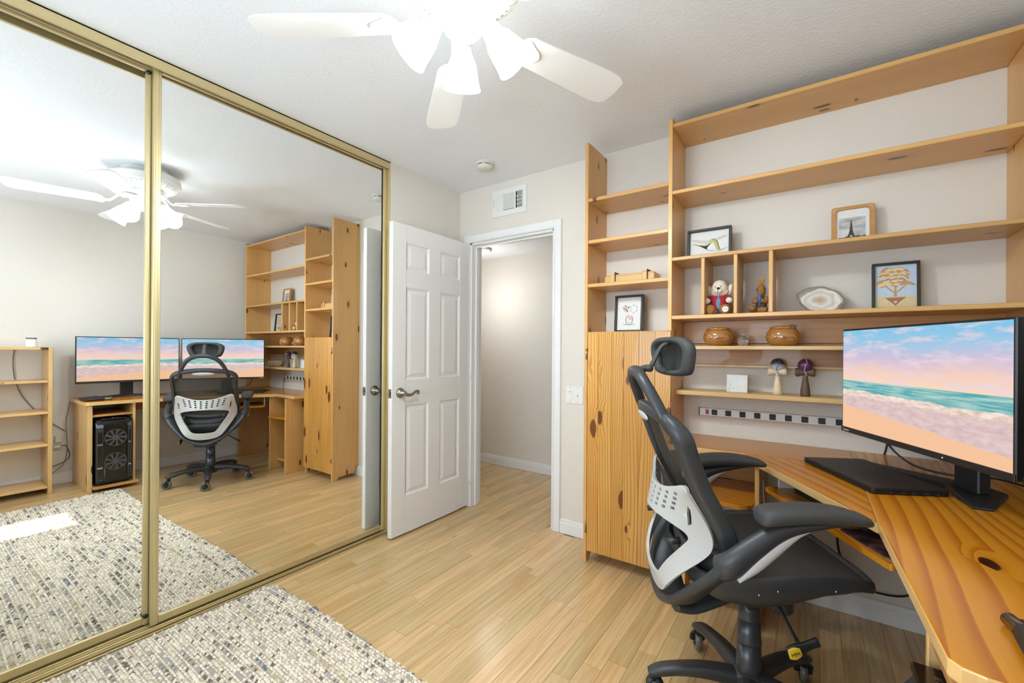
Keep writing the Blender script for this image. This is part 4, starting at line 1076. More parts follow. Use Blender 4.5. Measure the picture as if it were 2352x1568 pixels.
n.bsdf(n.ramp(nz.outputs['Fac'], [(0.35, lin((150, 150, 148))), (0.65, lin((214, 213, 209)))]), 0.6); MATS['sky_photo'] = n.m
ph = art(f3, 'photo_sky', [(-0.050, 0.035), (0.046, 0.035), (0.046, 0.135), (-0.050, 0.135)], -0.006, 'sky_photo', 0.0005)
art(f3, 'tower', [(-0.022, 0.040), (-0.014, 0.040), (-0.009, 0.052), (-0.002, 0.052), (0.003, 0.040), (0.011, 0.040), (0.004, 0.058), (0.0005, 0.078), (-0.0025, 0.110), (-0.0035, 0.122), (-0.0065, 0.122), (-0.0075, 0.110), (-0.0105, 0.078), (-0.014, 0.058)], -0.0066, 'ink_dark', 0.0006)
art(f3, 'tree_line', [(-0.050, 0.035), (0.046, 0.035), (0.046, 0.047), (0.03, 0.044), (0.02, 0.049), (0.0, 0.044), (-0.02, 0.048), (-0.035, 0.043), (-0.050, 0.046)], -0.0066, 'ink_dark', 0.0006)
# tree drawing
f4 = frame('picture_frame', 0.296, 2.470, 1.391, 0.156, 0.208, 0.028, 0.010, 'dark_frame', 'black frame with a layered cream tree drawing', rx=0.09)
art(f4, 'sky_wash', [(-0.067, 0.06), (0.067, 0.06), (0.067, 0.197), (-0.067, 0.197)], yy + 0.0003, 'ink_sky', 0.0003)
art(f4, 'ground_wash', [(-0.067, 0.010), (0.067, 0.010), (0.067, 0.062), (-0.067, 0.062)], yy, 'ink_sand', 0.0003)
rr = random.Random(12); k = 0
for z_, w_, mt in ((0.112, 0.061, 'ink_tan'), (0.118, 0.063, 'ink_cream'), (0.126, 0.056, 'ink_tan'), (0.132, 0.058, 'ink_cream'), (0.141, 0.050, 'ink_mauve'), (0.148, 0.053, 'ink_cream'), (0.157, 0.044, 'ink_tan'), (0.164, 0.047, 'ink_cream'), (0.173, 0.036, 'ink_tan'), (0.180, 0.032, 'ink_cream')):
    for q in range(3):
        cx_ = rr.uniform(-0.35, 0.35) * w_ + (q - 1) * w_ * 0.45; hw = w_ * rr.uniform(0.38, 0.6); zz = z_ + rr.uniform(-0.005, 0.005); k += 1
        x0_, x1_ = max(cx_ - hw, -0.064), min(cx_ + hw, 0.064)
        art(f4, 'canopy', stroke([(x0_, zz - 0.007), ((x0_ * 2 + x1_) / 3, zz + 0.002), ((x0_ + x1_ * 2) / 3, zz + 0.003), (x1_, zz - 0.006)], rr.uniform(0.004, 0.0075)), yy - 0.00012 * k, mt)
        if q != 1: art(f4, 'ink_line', stroke([(x0_, zz - 0.003), ((x0_ * 2 + x1_) / 3, zz + 0.007), ((x0_ + x1_ * 2) / 3, zz + 0.006), (x1_, zz - 0.003)], 0.0009), yy - 0.00012 * k - 0.0001, 'ink_rust')
art(f4, 'trunk', [(-0.006, 0.060), (0.006, 0.060), (0.003, 0.085), (0.004, 0.108), (-0.004, 0.108), (-0.003, 0.085)], yy - 0.0006, 'ink_tan', 0.0005)
for s in (-1, 1):
    art(f4, 'branch', stroke([(0, 0.075), (s * 0.014, 0.088), (s * 0.036, 0.112)], 0.0028), yy - 0.0007, 'ink_tan')
art(f4, 'root_wedge', [(-0.034, 0.056), (0.034, 0.056), (0.012, 0.034), (0.0, 0.020), (-0.012, 0.034)], yy - 0.0008, 'ink_rust', 0.0005)
art(f4, 'heart', [(0, 0.030), (0.006, 0.037), (0.005, 0.042), (0.0, 0.040), (-0.005, 0.042), (-0.006, 0.037)], yy - 0.0014, 'ink_cream', 0.0005)

# wooden crate on the cabinet shelf
ct = root('wooden_crate', (-0.835, 2.40, 1.591), label='shallow wooden box with cleats on the cabinet shelf', cat='box')
board('box_body', ct, -0.990, -0.705, 2.36, 2.48, 1.591, 1.640, 'lightpine', axis='x')
board('box_lid', ct, -0.985, -0.710, 2.362, 2.478, 1.640, 1.648, 'lightpine', axis='x')
for xa in (-0.955, -0.770): board('cleat', ct, xa, xa + 0.028, 2.352, 2.482, 1.648, 1.660, 'lightpine', axis='y'); board('cleat', ct, xa, xa + 0.028, 2.352, 2.360, 1.592, 1.648, 'lightpine', axis='z')
for xa in (-0.955, -0.770): mk('cleat_band', box(xa + 0.0275, xa + 0.0305, 2.351, 2.483, 1.592, 1.6605), 'ink_dark', ct)

# plush bear
bear = root('teddy_bear', (-0.380, 2.36, 1.391), label='cream teddy bear in red jacket and denim between shelf dividers', cat='teddy bear')
def B(x, y, z): return (-0.380 + x, 2.36 + y, 1.391 + z)
mk('body', ell(bmesh.new(), B(0, 0.01, 0.055), (0.036, 0.032, 0.050)), 'cloth_denim', bear, smooth=True)
bm = bmesh.new(); ell(bm, B(0, 0.0, 0.130), (0.042, 0.038, 0.036)); ell(bm, B(0, 0.004, 0.152), (0.032, 0.032, 0.026)); ell(bm, B(0.0, 0.0, 0.116), (0.046, 0.030, 0.024))
hdp = mk('head', bm, 'fur_cream', bear, smooth=True)
for s in (-1, 1): mk('ear', ell(bmesh.new(), B(s * 0.046, 0.008, 0.126), (0.013, 0.012, 0.030), Matrix.Rotation(s * 0.25, 3, 'Y')), 'fur_cream', hdp, smooth=True)
mk('muzzle', ell(bmesh.new(), B(0, -0.032, 0.120), (0.020, 0.016, 0.015)), 'fur_cream', hdp, smooth=True)
mk('nose', ell(bmesh.new(), B(0.002, -0.046, 0.130), (0.0075, 0.006, 0.006)), 'black_plastic', hdp, smooth=True)
mk('mouth', tube(bmesh.new(), [B(0.001, -0.0485, 0.125), B(-0.001, -0.049, 0.115), B(-0.004, -0.045, 0.109)], 0.001, 6), 'print_black', hdp)
for s in (-1, 1): mk('eye', ell(bmesh.new(), B(s * 0.012, -0.036, 0.139), (0.003, 0.003, 0.003)), 'black_gloss', hdp, smooth=True)
for s in (-1, 1):
    bm = bmesh.new(); loft(bm, [[B(s * (0.014 + 0.026 * math.cos(a)) if True else 0, 0.004 + 0.036 * math.sin(a), z_) for a in [PI * 2 * j / 16 for j in range(16)]] for z_ in (0.022, 0.045, 0.075, 0.094)])
    mk('jacket_side', bm, 'cloth_red', bear, smooth=True)
    ar = mk('arm', tube(bmesh.new(), [B(s * 0.026, 0.0, 0.090), B(s * 0.044, -0.012, 0.078), B(s * 0.050, -0.030, 0.070)], [0.014, 0.016, 0.013], 12, n=4), 'cloth_red', bear, smooth=True)
    mk('paw', ell(bmesh.new(), B(s * 0.050, -0.040, 0.070), (0.016, 0.013, 0.015)), 'fur_cream', ar, smooth=True)
    lg = mk('leg', tube(bmesh.new(), [B(s * 0.020, 0.0, 0.026), B(s * 0.030, -0.035, 0.024)], [0.018, 0.019], 12), 'paper', bear, smooth=True)
    mk('foot', ell(bmesh.new(), B(s * 0.034, -0.052, 0.0255), (0.026, 0.020, 0.0255)), 'fur_brown', lg, smooth=True)
ft_ = mk('foot_patch', cyl(bmesh.new(), B(0.038, -0.0735, 0.024), B(0.038, -0.0705, 0.024), 0.014, segs=20), 'paper', bear)
for k in range(4): mk('stitch', tube(bmesh.new(), [B(0.029 + k * 0.005, -0.0738, 0.026), B(0.031 + k * 0.005, -0.0738, 0.022), B(0.033 + k * 0.005, -0.0738, 0.026)], 0.0006, 5), 'ink_dark', ft_)
bm = bmesh.new(); ell(bm, B(0, -0.014, 0.060), (0.021, 0.020, 0.044)); mk('shirt_front', bm, 'cloth_denim', bear, smooth=True)

# small plush with a gold tuft
plu = root('plush_toy', (-0.205, 2.37, 1.391), label='small brown plush with a gold yarn tuft beside the teddy bear', cat='plush toy')
def Q(x, y, z): return (-0.205 + x, 2.37 + y, 1.391 + z)
mk('body', ell(bmesh.new(), Q(0.006, 0.006, 0.050), (0.024, 0.022, 0.046)), 'wood_walnut', plu, smooth=True)
hd_ = mk('head', ell(bmesh.new(), Q(0.006, 0, 0.112), (0.020, 0.021, 0.030)), 'fur_brown', plu, smooth=True)
for s in (-1, 1): mk('eye', ell(bmesh.new(), Q(0.006 + s * 0.015, -0.014, 0.117), (0.003, 0.003, 0.004)), 'black_gloss', hd_, smooth=True)
rr = random.Random(2)
for k in range(14):
    a = rr.uniform(0, 2 * PI); l_ = rr.uniform(0.025, 0.042); t_ = rr.uniform(0.1, 0.7)
    mk('tuft_strand', tube(bmesh.new(), [Q(0.004, 0, 0.135), Q(0.004 + math.cos(a) * math.sin(t_) * l_ * .6, math.sin(a) * math.sin(t_) * l_ * .6, 0.137 + l_ * 0.55), Q(0.004 + math.cos(a) * math.sin(t_) * l_ * 1.2, math.sin(a) * math.sin(t_) * l_, 0.137 + math.cos(t_) * l_)], [0.0022, 0.002, 0.0008], 6), 'yarn_gold', hd_, smooth=True)
mk('shirt', ell(bmesh.new(), Q(0.001, -0.012, 0.066), (0.011, 0.016, 0.032)), 'cloth_blue', plu, smooth=True)
for s in (-1, 1):
    mk('arm', tube(bmesh.new(), [Q(0.006 + s * 0.020, 0.0, 0.078), Q(0.004 + s * 0.026, -0.016, 0.058), Q(0.002 + s * 0.008, -0.032, 0.062)], [0.010, 0.010, 0.009], 10, n=4), 'fur_brown', plu, smooth=True)
mk('leg', tube(bmesh.new(), [Q(-0.008, 0, 0.018), Q(-0.030, -0.022, 0.020), Q(-0.026, -0.044, 0.030)], [0.013, 0.014, 0.014], 10, n=4), 'fur_brown', plu, smooth=True)
mk('leg', tube(bmesh.new(), [Q(0.014, 0, 0.016), Q(0.006, -0.040, 0.016), Q(0.034, -0.052, 0.016)], [0.013, 0.013, 0.012], 10, n=4), 'fur_brown', plu, smooth=True)

# agate slice
ag = root('agate_slice', (0.032, 2.43, 1.3925), label='polished grey and tan agate slice propped on the shelf', cat='agate', rot=(-0.16, 0, 0))
rr = random.Random(4)
def ago(k):
    pts = []
    for j in range(48):
        a = 2 * PI * j / 48; e = 1 + 0.02 * math.sin(5 * a) + 0.02 * math.sin(9 * a + 1)
        pts.append((0.092 * k * e * math.cos(a) * (1 if math.sin(a) > -0.2 else 0.95), max(0.060 + 0.062 * k * e * math.sin(a) - 0.014 * k * math.cos(a), 0.0)))
    return pts
bm = bmesh.new(); poly(bm, ago(0.88), 0.014, 'y', -0.0075); mk('polished_face', bm, 'agate_face', ag, org=(0, 0, 0.055))
bm = bmesh.new(); loft(bm, [[(p[0], yv, p[1]) for p in ago(k)] for yv, k in ((0.006, 0.90), (0.004, 1.0), (-0.004, 1.0), (-0.007, 0.88))], caps=False); mk('rind', bm, 'agate_rind', ag)

# lidded wooden bowls
def go_bowl(x, y, label):
    r = root('wooden_bowl', (x, y, 1.237), label=label, cat='bowl', group='lidded wooden bowls')
    m = Matrix.Translation((x, y, 1.237))
    mk('bowl', lathe(bmesh.new(), [(0.044, 0), (0.055, 0.008), (0.066, 0.026), (0.069, 0.042), (0.066, 0.060), (0.058, 0.074), (0.052, 0.079)], 36, m), 'bowl_wood', r, smooth=True)
    mk('lid', lathe(bmesh.new(), [(0.053, 0.0795), (0.054, 0.083), (0.050, 0.089), (0.030, 0.092), (0.0, 0.093)], 36, m), 'bowl_wood', r, smooth=True)
go_bowl(-0.380, 2.338, 'round lidded wooden bowl behind the chair headrest')
go_bowl(-0.108, 2.338, 'round lidded wooden bowl nearer the beach monitor')
gl_ = root('glass_ornament', (-0.272, 2.33, 1.237), label='small clear glass jar between the two wooden bowls', cat='glass jar')
m = Matrix.Translation((-0.272, 2.33, 1.237))
mk('jar', lathe(bmesh.new(), [(0.014, 0), (0.018, 0.006), (0.024, 0.022), (0.023, 0.036), (0.014, 0.046), (0.011, 0.050)], 24, m), 'clear_glass', gl_, smooth=True)
mk('stopper', ell(bmesh.new(), (-0.272, 2.33, 1.237 + 0.055), (0.011, 0.011, 0.008)), 'clear_glass', gl_, smooth=True)
wbm = Matrix.Translation((0.335, 2.44, 1.006))
wb = root('carved_bowl', (0.335, 2.44, 1.006), label='pale open wooden bowl on the low shelf behind the monitor', cat='bowl')
mk('bowl', lathe(bmesh.new(), [(0.045, 0.0), (0.062, 0.010), (0.074, 0.035), (0.072, 0.060), (0.068, 0.066), (0.060, 0.062), (0.050, 0.02), (0.0, 0.012)], 32, wbm), 'wood_pale', wb, smooth=True)
mk('rim_line', lathe(bmesh.new(), [(0.0735, 0.045), (0.0745, 0.047), (0.0735, 0.049)], 32, wbm, capped=False), 'ink_tan', wb)

# kendamas
def kendama(x, y, wood, ball, cord, label):
    r = root('kendama', (x, y, 1.006), label=label, cat='kendama', group='kendamas')
    m = Matrix.Translation((x, y, 1.006))
    mk('handle', lathe(bmesh.new(), [(0.018, 0), (0.020, 0.004), (0.019, 0.030), (0.017, 0.036), (0.0175, 0.040), (0.0165, 0.044), (0.010, 0.085), (0.0085, 0.100), (0.0085, 0.118)], 24, m), wood, r, smooth=True)
    mc = Matrix.Translation((x, y, 1.006 + 0.110)) @ Matrix.Rotation(PI / 2, 4, 'Y')
    mk('cross_cups', lathe(bmesh.new(), [(0.014, -0.040), (0.0195, -0.038), (0.0205, -0.030), (0.016, -0.016), (0.0125, 0.0), (0.016, 0.016), (0.019, 0.028), (0.018, 0.036), (0.013, 0.038)], 24, mc), wood, r, smooth=True)
    mk('ball', ell(bmesh.new(), (x, y, 1.006 + 0.143), (0.0305,) * 3, seg=24, rings_=16), ball, r, smooth=True)
    mk('string', tube(bmesh.new(), [(x + 0.002, y - 0.012, 1.006 + 0.174), (x + 0.006, y - 0.029, 1.006 + 0.155), (x + 0.0, y - 0.031, 1.006 + 0.138), (x - 0.003, y - 0.022, 1.006 + 0.118), (x + 0.004, y - 0.022, 1.006 + 0.10), (x, y - 0.011, 1.006 + 0.088)], 0.0012, 6, n=5), cord, r, smooth=True)
kendama(-0.132, 2.412, 'wood_pale', 'ball_silver', 'cloth_blue', 'pale wood kendama topped with a silver and navy ball')
kendama(-0.022, 2.402, 'wood_walnut', 'ball_purple', 'paper', 'dark wood kendama topped with a purple ball')
blk = root('canvas_block', (-0.305, 2.43, 1.006), label='small square white canvas block on the low shelf', cat='canvas', rot=(-0.05, 0, 0))
bm = bmesh.new(); bx(bm, -0.046, 0.046, -0.022, 0.0, 0.0, 0.086)
mk('canvas', bm, 'white_canvas', blk)
rr = random.Random(8)
for k in range(5): mk('paint_dab', ell(bmesh.new(), (rr.uniform(-0.038, 0.0), -0.022, rr.uniform(0.006, 0.035)), (rr.uniform(0.004, 0.009), 0.0008, rr.uniform(0.003, 0.005)), seg=8, rings_=5), 'ink_sky', blk)

# cable dropping behind the tray
mk('tray_cable', tube(bmesh.new(), [(0.105, 2.495, 0.39), (0.105, 2.49, 0.32), (0.125, 2.48, 0.25), (0.18, 2.47, 0.18), (0.26, 2.48, 0.15), (0.36, 2.49, 0.18), (0.40, 2.49, 0.32)], 0.0045, 8, n=6), 'cord_black', smooth=True, label='black cable sagging along the wall under the keyboard tray', cat='cable')
mk('cable_plug', box(0.092, 0.120, 2.485, YB, 0.37, 0.42, 0.004), 'black_plastic', label='black plug in the wall under the keyboard tray', cat='plug')
mk('white_cord', tube(bmesh.new(), [(-0.172, 2.20, 0.64), (-0.170, 2.19, 0.58), (-0.165, 2.21, 0.52), (-0.150, 2.26, 0.48), (-0.14, 2.32, 0.47)], 0.0028, 8, n=5), 'white_plastic', smooth=True, label='thin white cord under the left end of the tray', cat='cord')

# ================================================================== CEILING FAN
FX, FY = -0.870, 0.975
fan = root('ceiling_fan', (FX, FY, 1.99), label='white five-blade ceiling fan with four lit glass shades', cat='ceiling fan')
mF = Matrix.Translation((FX, FY, 0))
mk('canopy', lathe(bmesh.new(), [(0.118, H), (0.118, 2.432), (0.105, 2.418), (0.098, 2.405)], 40, mF), 'fan_white', fan, smooth=True)
hs_ = mk('motor_housing', lathe(bmesh.new(), [(0.10, 2.405), (0.165, 2.398), (0.190, 2.380), (0.194, 2.345), (0.190, 2.335), (0.150, 2.300), (0.110, 2.290)], 48, mF), 'fan_white', fan)
smooth_by_angle(hs_, 30)
for k in range(40):
    a = 2 * PI * k / 40
    bm = bmesh.new(); q = []
    for rr_, zz in ((0.183, 2.3285), (0.155, 2.3030)):
        for da in (-0.045, 0.045): q.append((FX + rr_ * math.cos(a + da), FY + rr_ * math.sin(a + da), zz - 0.001))
    bm.faces.new(ring(bm, [q[0], q[1], q[3], q[2]]))
    ex = bmesh.ops.extrude_face_region(bm, geom=bm.faces[:])
    for v in [e for e in ex['geom'] if isinstance(e, bmesh.types.BMVert)]: v.co += Vector((0.002 * math.cos(a), 0.002 * math.sin(a), -0.003))
    mk('vent_rib', bm, 'offwhite_plastic', hs_)
mk('hub', lathe(bmesh.new(), [(0.112, 2.291), (0.115, 2.262), (0.100, 2.252), (0.072, 2.245), (0.066, 2.195), (0.060, 2.180), (0.030, 2.165), (0.0, 2.162)], 36, mF), 'fan_white', fan, smooth=True)
for k in range(5):
    a = math.radians(68 + 72 * k); R = Matrix.Translation((FX, FY, 2.203)) @ Matrix.Rotation(a, 4, 'Z') @ Matrix.Rotation(math.radians(-11), 4, 'X')
    # blade: widening board with rounded tip corners, eased root
    def wd(x): return 0.052 + 0.017 * min(1, (x - 0.20) / 0.35)
    top = []
    xs_ = [0.205, 0.215, 0.235, 0.30, 0.40, 0.50, 0.57, 0.61, 0.630, 0.640]
    ws_ = [0.030, 0.043, wd(0.235), wd(0.30), wd(0.40), wd(0.50), wd(0.58), 0.067, 0.058, 0.046]
    out = [(x_, w_) for x_, w_ in zip(xs_, ws_)] + [(0.645, 0.0)] + [(x_, -w_) for x_, w_ in list(zip(xs_, ws_))[::-1]]
    bm = bmesh.new(); poly(bm, out, 0.006, 'z', -0.003)
    bm.transform(R); bl = mk('blade', bm, 'fan_white', fan)
    # ornate bracket below the blade root
    bm = bmesh.new(); R2 = Matrix.Translation((FX, FY, 2.203)) @ Matrix.Rotation(a, 4, 'Z')
    tube(bm, [(0.095, 0, 0.062), (0.13, 0, 0.040), (0.165, 0, 0.0), (0.195, 0, -0.006)], [(0.013, 0.008), (0.012, 0.007), (0.014, 0.006), (0.018, 0.005)], 10, n=4)
    sh = []
    for j in range(25):
        q = 2 * PI * j / 24; rad = 0.036 + 0.006 * math.cos(3 * q)
        sh.append((0.232 + 1.25 * rad * math.cos(q), rad * 1.15 * math.sin(q)))
    poly(bm, sh[:-1], 0.005, 'z', -0.0095)
    bm.transform(R2 @ Matrix.Rotation(math.radians(-11), 4, 'X'))
    br = mk('blade_bracket', bm, 'fan_white', bl)
# light kit
for k in range(4):
    a = math.radians(-48 + 90 * k); ca, sa = math.cos(a), math.sin(a)
    arm = mk('lamp_arm', tube(bmesh.new(), [(FX + 0.050 * ca, FY + 0.050 * sa, 2.20), (FX + 0.072 * ca, FY + 0.072 * sa, 2.195), (FX + 0.084 * ca, FY + 0.084 * sa, 2.180)], 0.012, 10, n=4), 'fan_white', fan, smooth=True)
    tilt = math.radians(42)
    M = Matrix.Translation((FX + 0.080 * ca, FY + 0.080 * sa, 2.184)) @ Matrix.Rotation(a, 4, 'Z') @ Matrix.Rotation(PI - tilt, 4, 'Y')
    mk('socket_cup', lathe(bmesh.new(), [(0.0, -0.004), (0.026, 0.0), (0.029, 0.010), (0.028, 0.022)], 20, M), 'fan_white', arm, smooth=True)
    shd = mk('lamp_shade', lathe(bmesh.new(), [(0.027, 0.014), (0.034, 0.024), (0.044, 0.045), (0.050, 0.072), (0.055, 0.098), (0.063, 0.122), (0.0615, 0.1225), (0.053, 0.099), (0.048, 0.072), (0.042, 0.046), (0.032, 0.025), (0.025, 0.016)], 32, M, capped=False), 'lamp_shade_glass', fan, smooth=True)
    mk('bulb', ell(bmesh.new(), M @ Vector((0, 0, 0.062)), (0.022, 0.022, 0.022), seg=16, rings_=10), 'lamp_bulb', shd, smooth=True)
    ld_ = bpy.data.lights.new('lamp_light', 'SPOT'); ld_.energy = FAN_W; ld_.color = (0.86, 0.94, 1.0); ld_.shadow_soft_size = 0.05
    ld_.spot_size = math.radians(150); ld_.spot_blend = 0.6
    lo = bpy.data.objects.new('lamp_light', ld_); COL.objects.link(lo)
    lo.matrix_world = M @ Matrix.Translation((0, 0, 0.126)) @ Matrix.Rotation(PI, 4, 'X')
for k, (dx, dy) in enumerate(((0.02, -0.03), (-0.025, 0.02))):
    ch_ = mk('pull_chain', tube(bmesh.new(), [(FX + dx, FY + dy, 2.166), (FX + dx, FY + dy, 2.10)], 0.0012, 6), 'nickel', fan)

# hall ceiling lamp
hl = root('hall_ceiling_light', (-2.63, 3.20, 2.13), label='round glass ceiling light in the hall beyond the door', cat='ceiling light')
mH = Matrix.Translation((-2.63, 3.20, 0))
mk('base_ring', lathe(bmesh.new(), [(0.125, HH), (0.125, HH - 0.012), (0.115, HH - 0.014)], 36, mH), 'nickel', hl, smooth=True)
plain('hall_glass', (240, 238, 232), 0.4, emit=0.25)
mk('glass_dome', lathe(bmesh.new(), [(0.113, HH - 0.013), (0.100, HH - 0.032), (0.070, HH - 0.045), (0.0, HH - 0.05)], 36, mH), 'hall_glass', hl, smooth=True)
hd2 = bpy.data.lights.new('hall_light', 'POINT'); hd2.energy = HALL_W; hd2.color = (0.95, 0.98, 1.0); hd2.shadow_soft_size = 0.25
ho = bpy.data.objects.new('hall_light', hd2); COL.objects.link(ho); ho.location = (-2.63, 3.20, HH - 0.45)

# ================================================================== OFFICE CHAIR (local: X forward, Y left, Z up)
chair = root('office_chair', (-0.19, 1.615, 0), math.radians(29), 'black mesh office chair with grey lumbar bracket and headrest at the desk', 'chair')
CX = 0.028
# base
bm = bmesh.new(); lathe(bm, [(0.030, 0.080), (0.050, 0.086), (0.056, 0.118), (0.050, 0.146), (0.038, 0.156)], 28, Matrix.Translation((CX, 0, 0)))
mk('base_hub', bm, 'chair_black', chair, smooth=True)
for k in range(5):
    a = math.radians(31 + 72 * k); c, s = math.cos(a), math.sin(a)
    def L(r, z, t=0.0): return (CX + r * c - t * s, r * s + t * c, z)
    lg = mk('base_leg', tube(bmesh.new(), [L(0.03, 0.122), L(0.09, 0.130), L(0.16, 0.131), L(0.23, 0.123), L(0.285, 0.110), L(0.318, 0.096)],
            [(0.032, 0.028), (0.030, 0.025), (0.028, 0.021), (0.026, 0.018), (0.025, 0.017), (0.019, 0.012)], 14, n=4, sq=0.75), 'chair_black', chair, smooth=True)
    sw_ = math.radians(40 * (-1) ** k + 25 * k); cc, ss = math.cos(a + sw_), math.sin(a + sw_)
    px, py = CX + 0.300 * c, 0.300 * s
    wx, wy = px + 0.016 * cc, py + 0.016 * ss
    bm = bmesh.new(); cyl(bm, (px, py, 0.072), (px, py, 0.104), 0.013, segs=14)
    for q in (-1, 1): tube(bm, [(px - ss * 0.008 * q, py + cc * 0.008 * q, 0.082), (px + 0.010 * cc - ss * 0.017 * q, py + 0.010 * ss + cc * 0.017 * q, 0.074), (wx - ss * 0.017 * q, wy + cc * 0.017 * q, 0.039)], [(0.013, 0.005)] * 3, 8, n=3)
    cs = mk('caster', bm, 'black_plastic', chair, smooth=True)
    mw = Matrix.Translation((wx, wy, 0.039)) @ Matrix.Rotation(a + sw_, 4, 'Z') @ Matrix.Rotation(PI / 2, 4, 'X')
    mk('wheel', lathe(bmesh.new(), [(0.021, -0.012), (0.032, -0.012), (0.038, -0.007), (0.039, 0.0), (0.038, 0.007), (0.032, 0.012), (0.021, 0.012)], 26, mw, capped=False), 'wheel_gel', cs, smooth=True)
    mk('wheel_core', lathe(bmesh.new(), [(0.0, -0.0125), (0.007, -0.0125), (0.021, -0.010), (0.022, 0.0), (0.021, 0.010), (0.007, 0.0125), (0.0, 0.0125)], 20, mw), 'black_plastic', cs, smooth=True)
    mk('axle', cyl(bmesh.new(), mw @ Vector((0, 0, -0.019)), mw @ Vector((0, 0, 0.019)), 0.005, segs=12), 'chrome', cs, smooth=True)
# gas lift
mT = Matrix.Translation((CX, 0, 0))
mk('lift_shroud', lathe(bmesh.new(), [(0.038, 0.145), (0.039, 0.150), (0.035, 0.250)], 28, mT), 'chair_steel', chair, smooth=True)
mk('lift_shroud', lathe(bmesh.new(), [(0.037, 0.248), (0.037, 0.252), (0.032, 0.328)], 28, mT), 'chair_steel', chair, smooth=True)
mk('lift_shroud', lathe(bmesh.new(), [(0.033, 0.323), (0.033, 0.327), (0.028, 0.415)], 28, mT), 'chair_steel', chair, smooth=True)
# mechanism
bm = bmesh.new(); bx(bm, -0.06, 0.13, -0.07, 0.07, 0.415, 0.470, 0.012, 2); bx(bm, -0.02, 0.09, -0.10, 0.10, 0.455, 0.500, 0.008)
mech = mk('tilt_mechanism', bm, 'black_plastic', chair)
mk('bolt', cyl(bmesh.new(), (-0.050, -0.085, 0.425), (-0.050, -0.070, 0.425), 0.008, segs=12), 'chrome', mech, smooth=True)
mk('bolt', cyl(bmesh.new(), (-0.005, -0.095, 0.418), (-0.005, -0.070, 0.418), 0.018, segs=18, bev=0.003), 'black_plastic', mech, smooth=True)
kb_ = bmesh.new()
rk = []
for z_, r_ in ((0.415, 0.030), (0.405, 0.036), (0.345, 0.034), (0.336, 0.029)):
    rk.append([(0.145 + (r_ - 0.003 * (j % 6 == 0)) * math.cos(2 * PI * j / 36), 0.03 + (r_ - 0.003 * (j % 6 == 0)) * math.sin(2 * PI * j / 36), z_) for j in range(36)])
loft(kb_, rk); mk('tension_knob', kb_, 'chair_steel', mech)
lv = mk('height_lever', tube(bmesh.new(), [(0.06, -0.07, 0.445), (0.068, -0.12, 0.425), (0.072, -0.18, 0.395), (0.070, -0.215, 0.385)], [0.005, 0.0045, 0.0045, 0.007], 10, n=5), 'black_plastic', chair, smooth=True)
bm = bmesh.new(); tube(bm, [(0.115, -0.225, 0.402), (0.085, -0.225, 0.388), (0.060, -0.226, 0.374), (0.035, -0.227, 0.366)], [(0.009, 0.014), (0.008, 0.014), (0.010, 0.021), (0.008, 0.017)], 14, n=5)
pd = mk('lever_paddle', bm, 'black_plastic', lv, smooth=True)
bm = bmesh.new(); tube(bm, [(0.066, -0.2345, 0.377), (0.050, -0.2350, 0.371), (0.034, -0.2345, 0.367)], [(0.0025, 0.011), (0.003, 0.018), (0.0025, 0.013)], 14, n=4)
mk('paddle_tag', bm, 'yellow_tag', lv, smooth=True)
text('tag_text', 'H|H', 0.014, 'print_black', lv, (0.050, -0.2390, 0.371), (PI / 2, -0.35, 0))
mk('tilt_lever', tube(bmesh.new(), [(0.0, 0.07, 0.44), (-0.01, 0.14, 0.415), (-0.02, 0.20, 0.375), (-0.022, 0.235, 0.355)], [0.005, 0.005, 0.006, 0.010], 10, n=5), 'black_plastic', chair, smooth=True)

# seat
def rimz(x): # height of the seat rim along its length
    P = [(-0.21, 0.555), (-0.15, 0.553), (-0.06, 0.568), (0.04, 0.588), (0.12, 0.594), (0.20, 0.585), (0.305, 0.552)]
    for (a, za), (b, zb) in zip(P, P[1:]):
        if x <= b:
            t = max(0, (x - a) / (b - a)); t = t * t * (3 - 2 * t); return za + (zb - za) * t
    return P[-1][1]
def seat_outline(k=1.0):
    pts = []
    for j in range(64):
        a = 2 * PI * j / 64; c, s = math.cos(a), math.sin(a)
        e = 0.42
        x = 0.045 + 0.258 * k * math.copysign(abs(c) ** e, c); y = 0.250 * k * math.copysign(abs(s) ** e, s)
        if x < 0.0: y *= 1 - 0.14 * min(1, (-x) / 0.2)
        pts.append((x, y))
    return pts
bm = bmesh.new(); secs = []
for k, dz in ((0.80, -0.105), (0.93, -0.075), (0.985, -0.040), (1.0, -0.018), (0.995, 0.000), (0.975, 0.006), (0.945, 0.002), (0.925, -0.010)):
    sec = []
    for x, y in seat_outline(k):
        z = rimz(x) + dz
        if dz < -0.03:
            fr_ = max(0.0, min(1.0, (x - 0.06) / 0.20)); rr2 = max(0.0, min(1.0, (-0.02 - x) / 0.18))
            z = z + (-dz - 0.022) * (fr_ * 0.92 + rr2 * 0.35)
        sec.append((x, y, z))
    secs.append(sec)
loft(bm, secs, caps=False); cap(bm, [v for v in list(bm.verts)[:64]])
seat = mk('seat_frame', bm, 'chair_black', chair, smooth=True)
bm = bmesh.new(); rings_ = []
for k in (0.94, 0.75, 0.5, 0.25, 0.02):
    rings_.append([(x, y, rimz(x) - 0.004 - 0.018 * (1 - k * k)) for x, y in seat_outline(k)])
loft(bm, rings_, caps=False); cap(bm, list(bm.verts)[-64:])
mk('seat_mesh', bm, 'chair_rubber_mesh', chair, smooth=True)
for x_ in (-0.05, 0.0, 0.05, 0.10, 0.15): mk('rivet', ell(bmesh.new(), (x_, -0.2445, rimz(x_) - 0.036), (0.0035, 0.002, 0.0035), seg=8, rings_=6), 'chrome', seat, smooth=True)

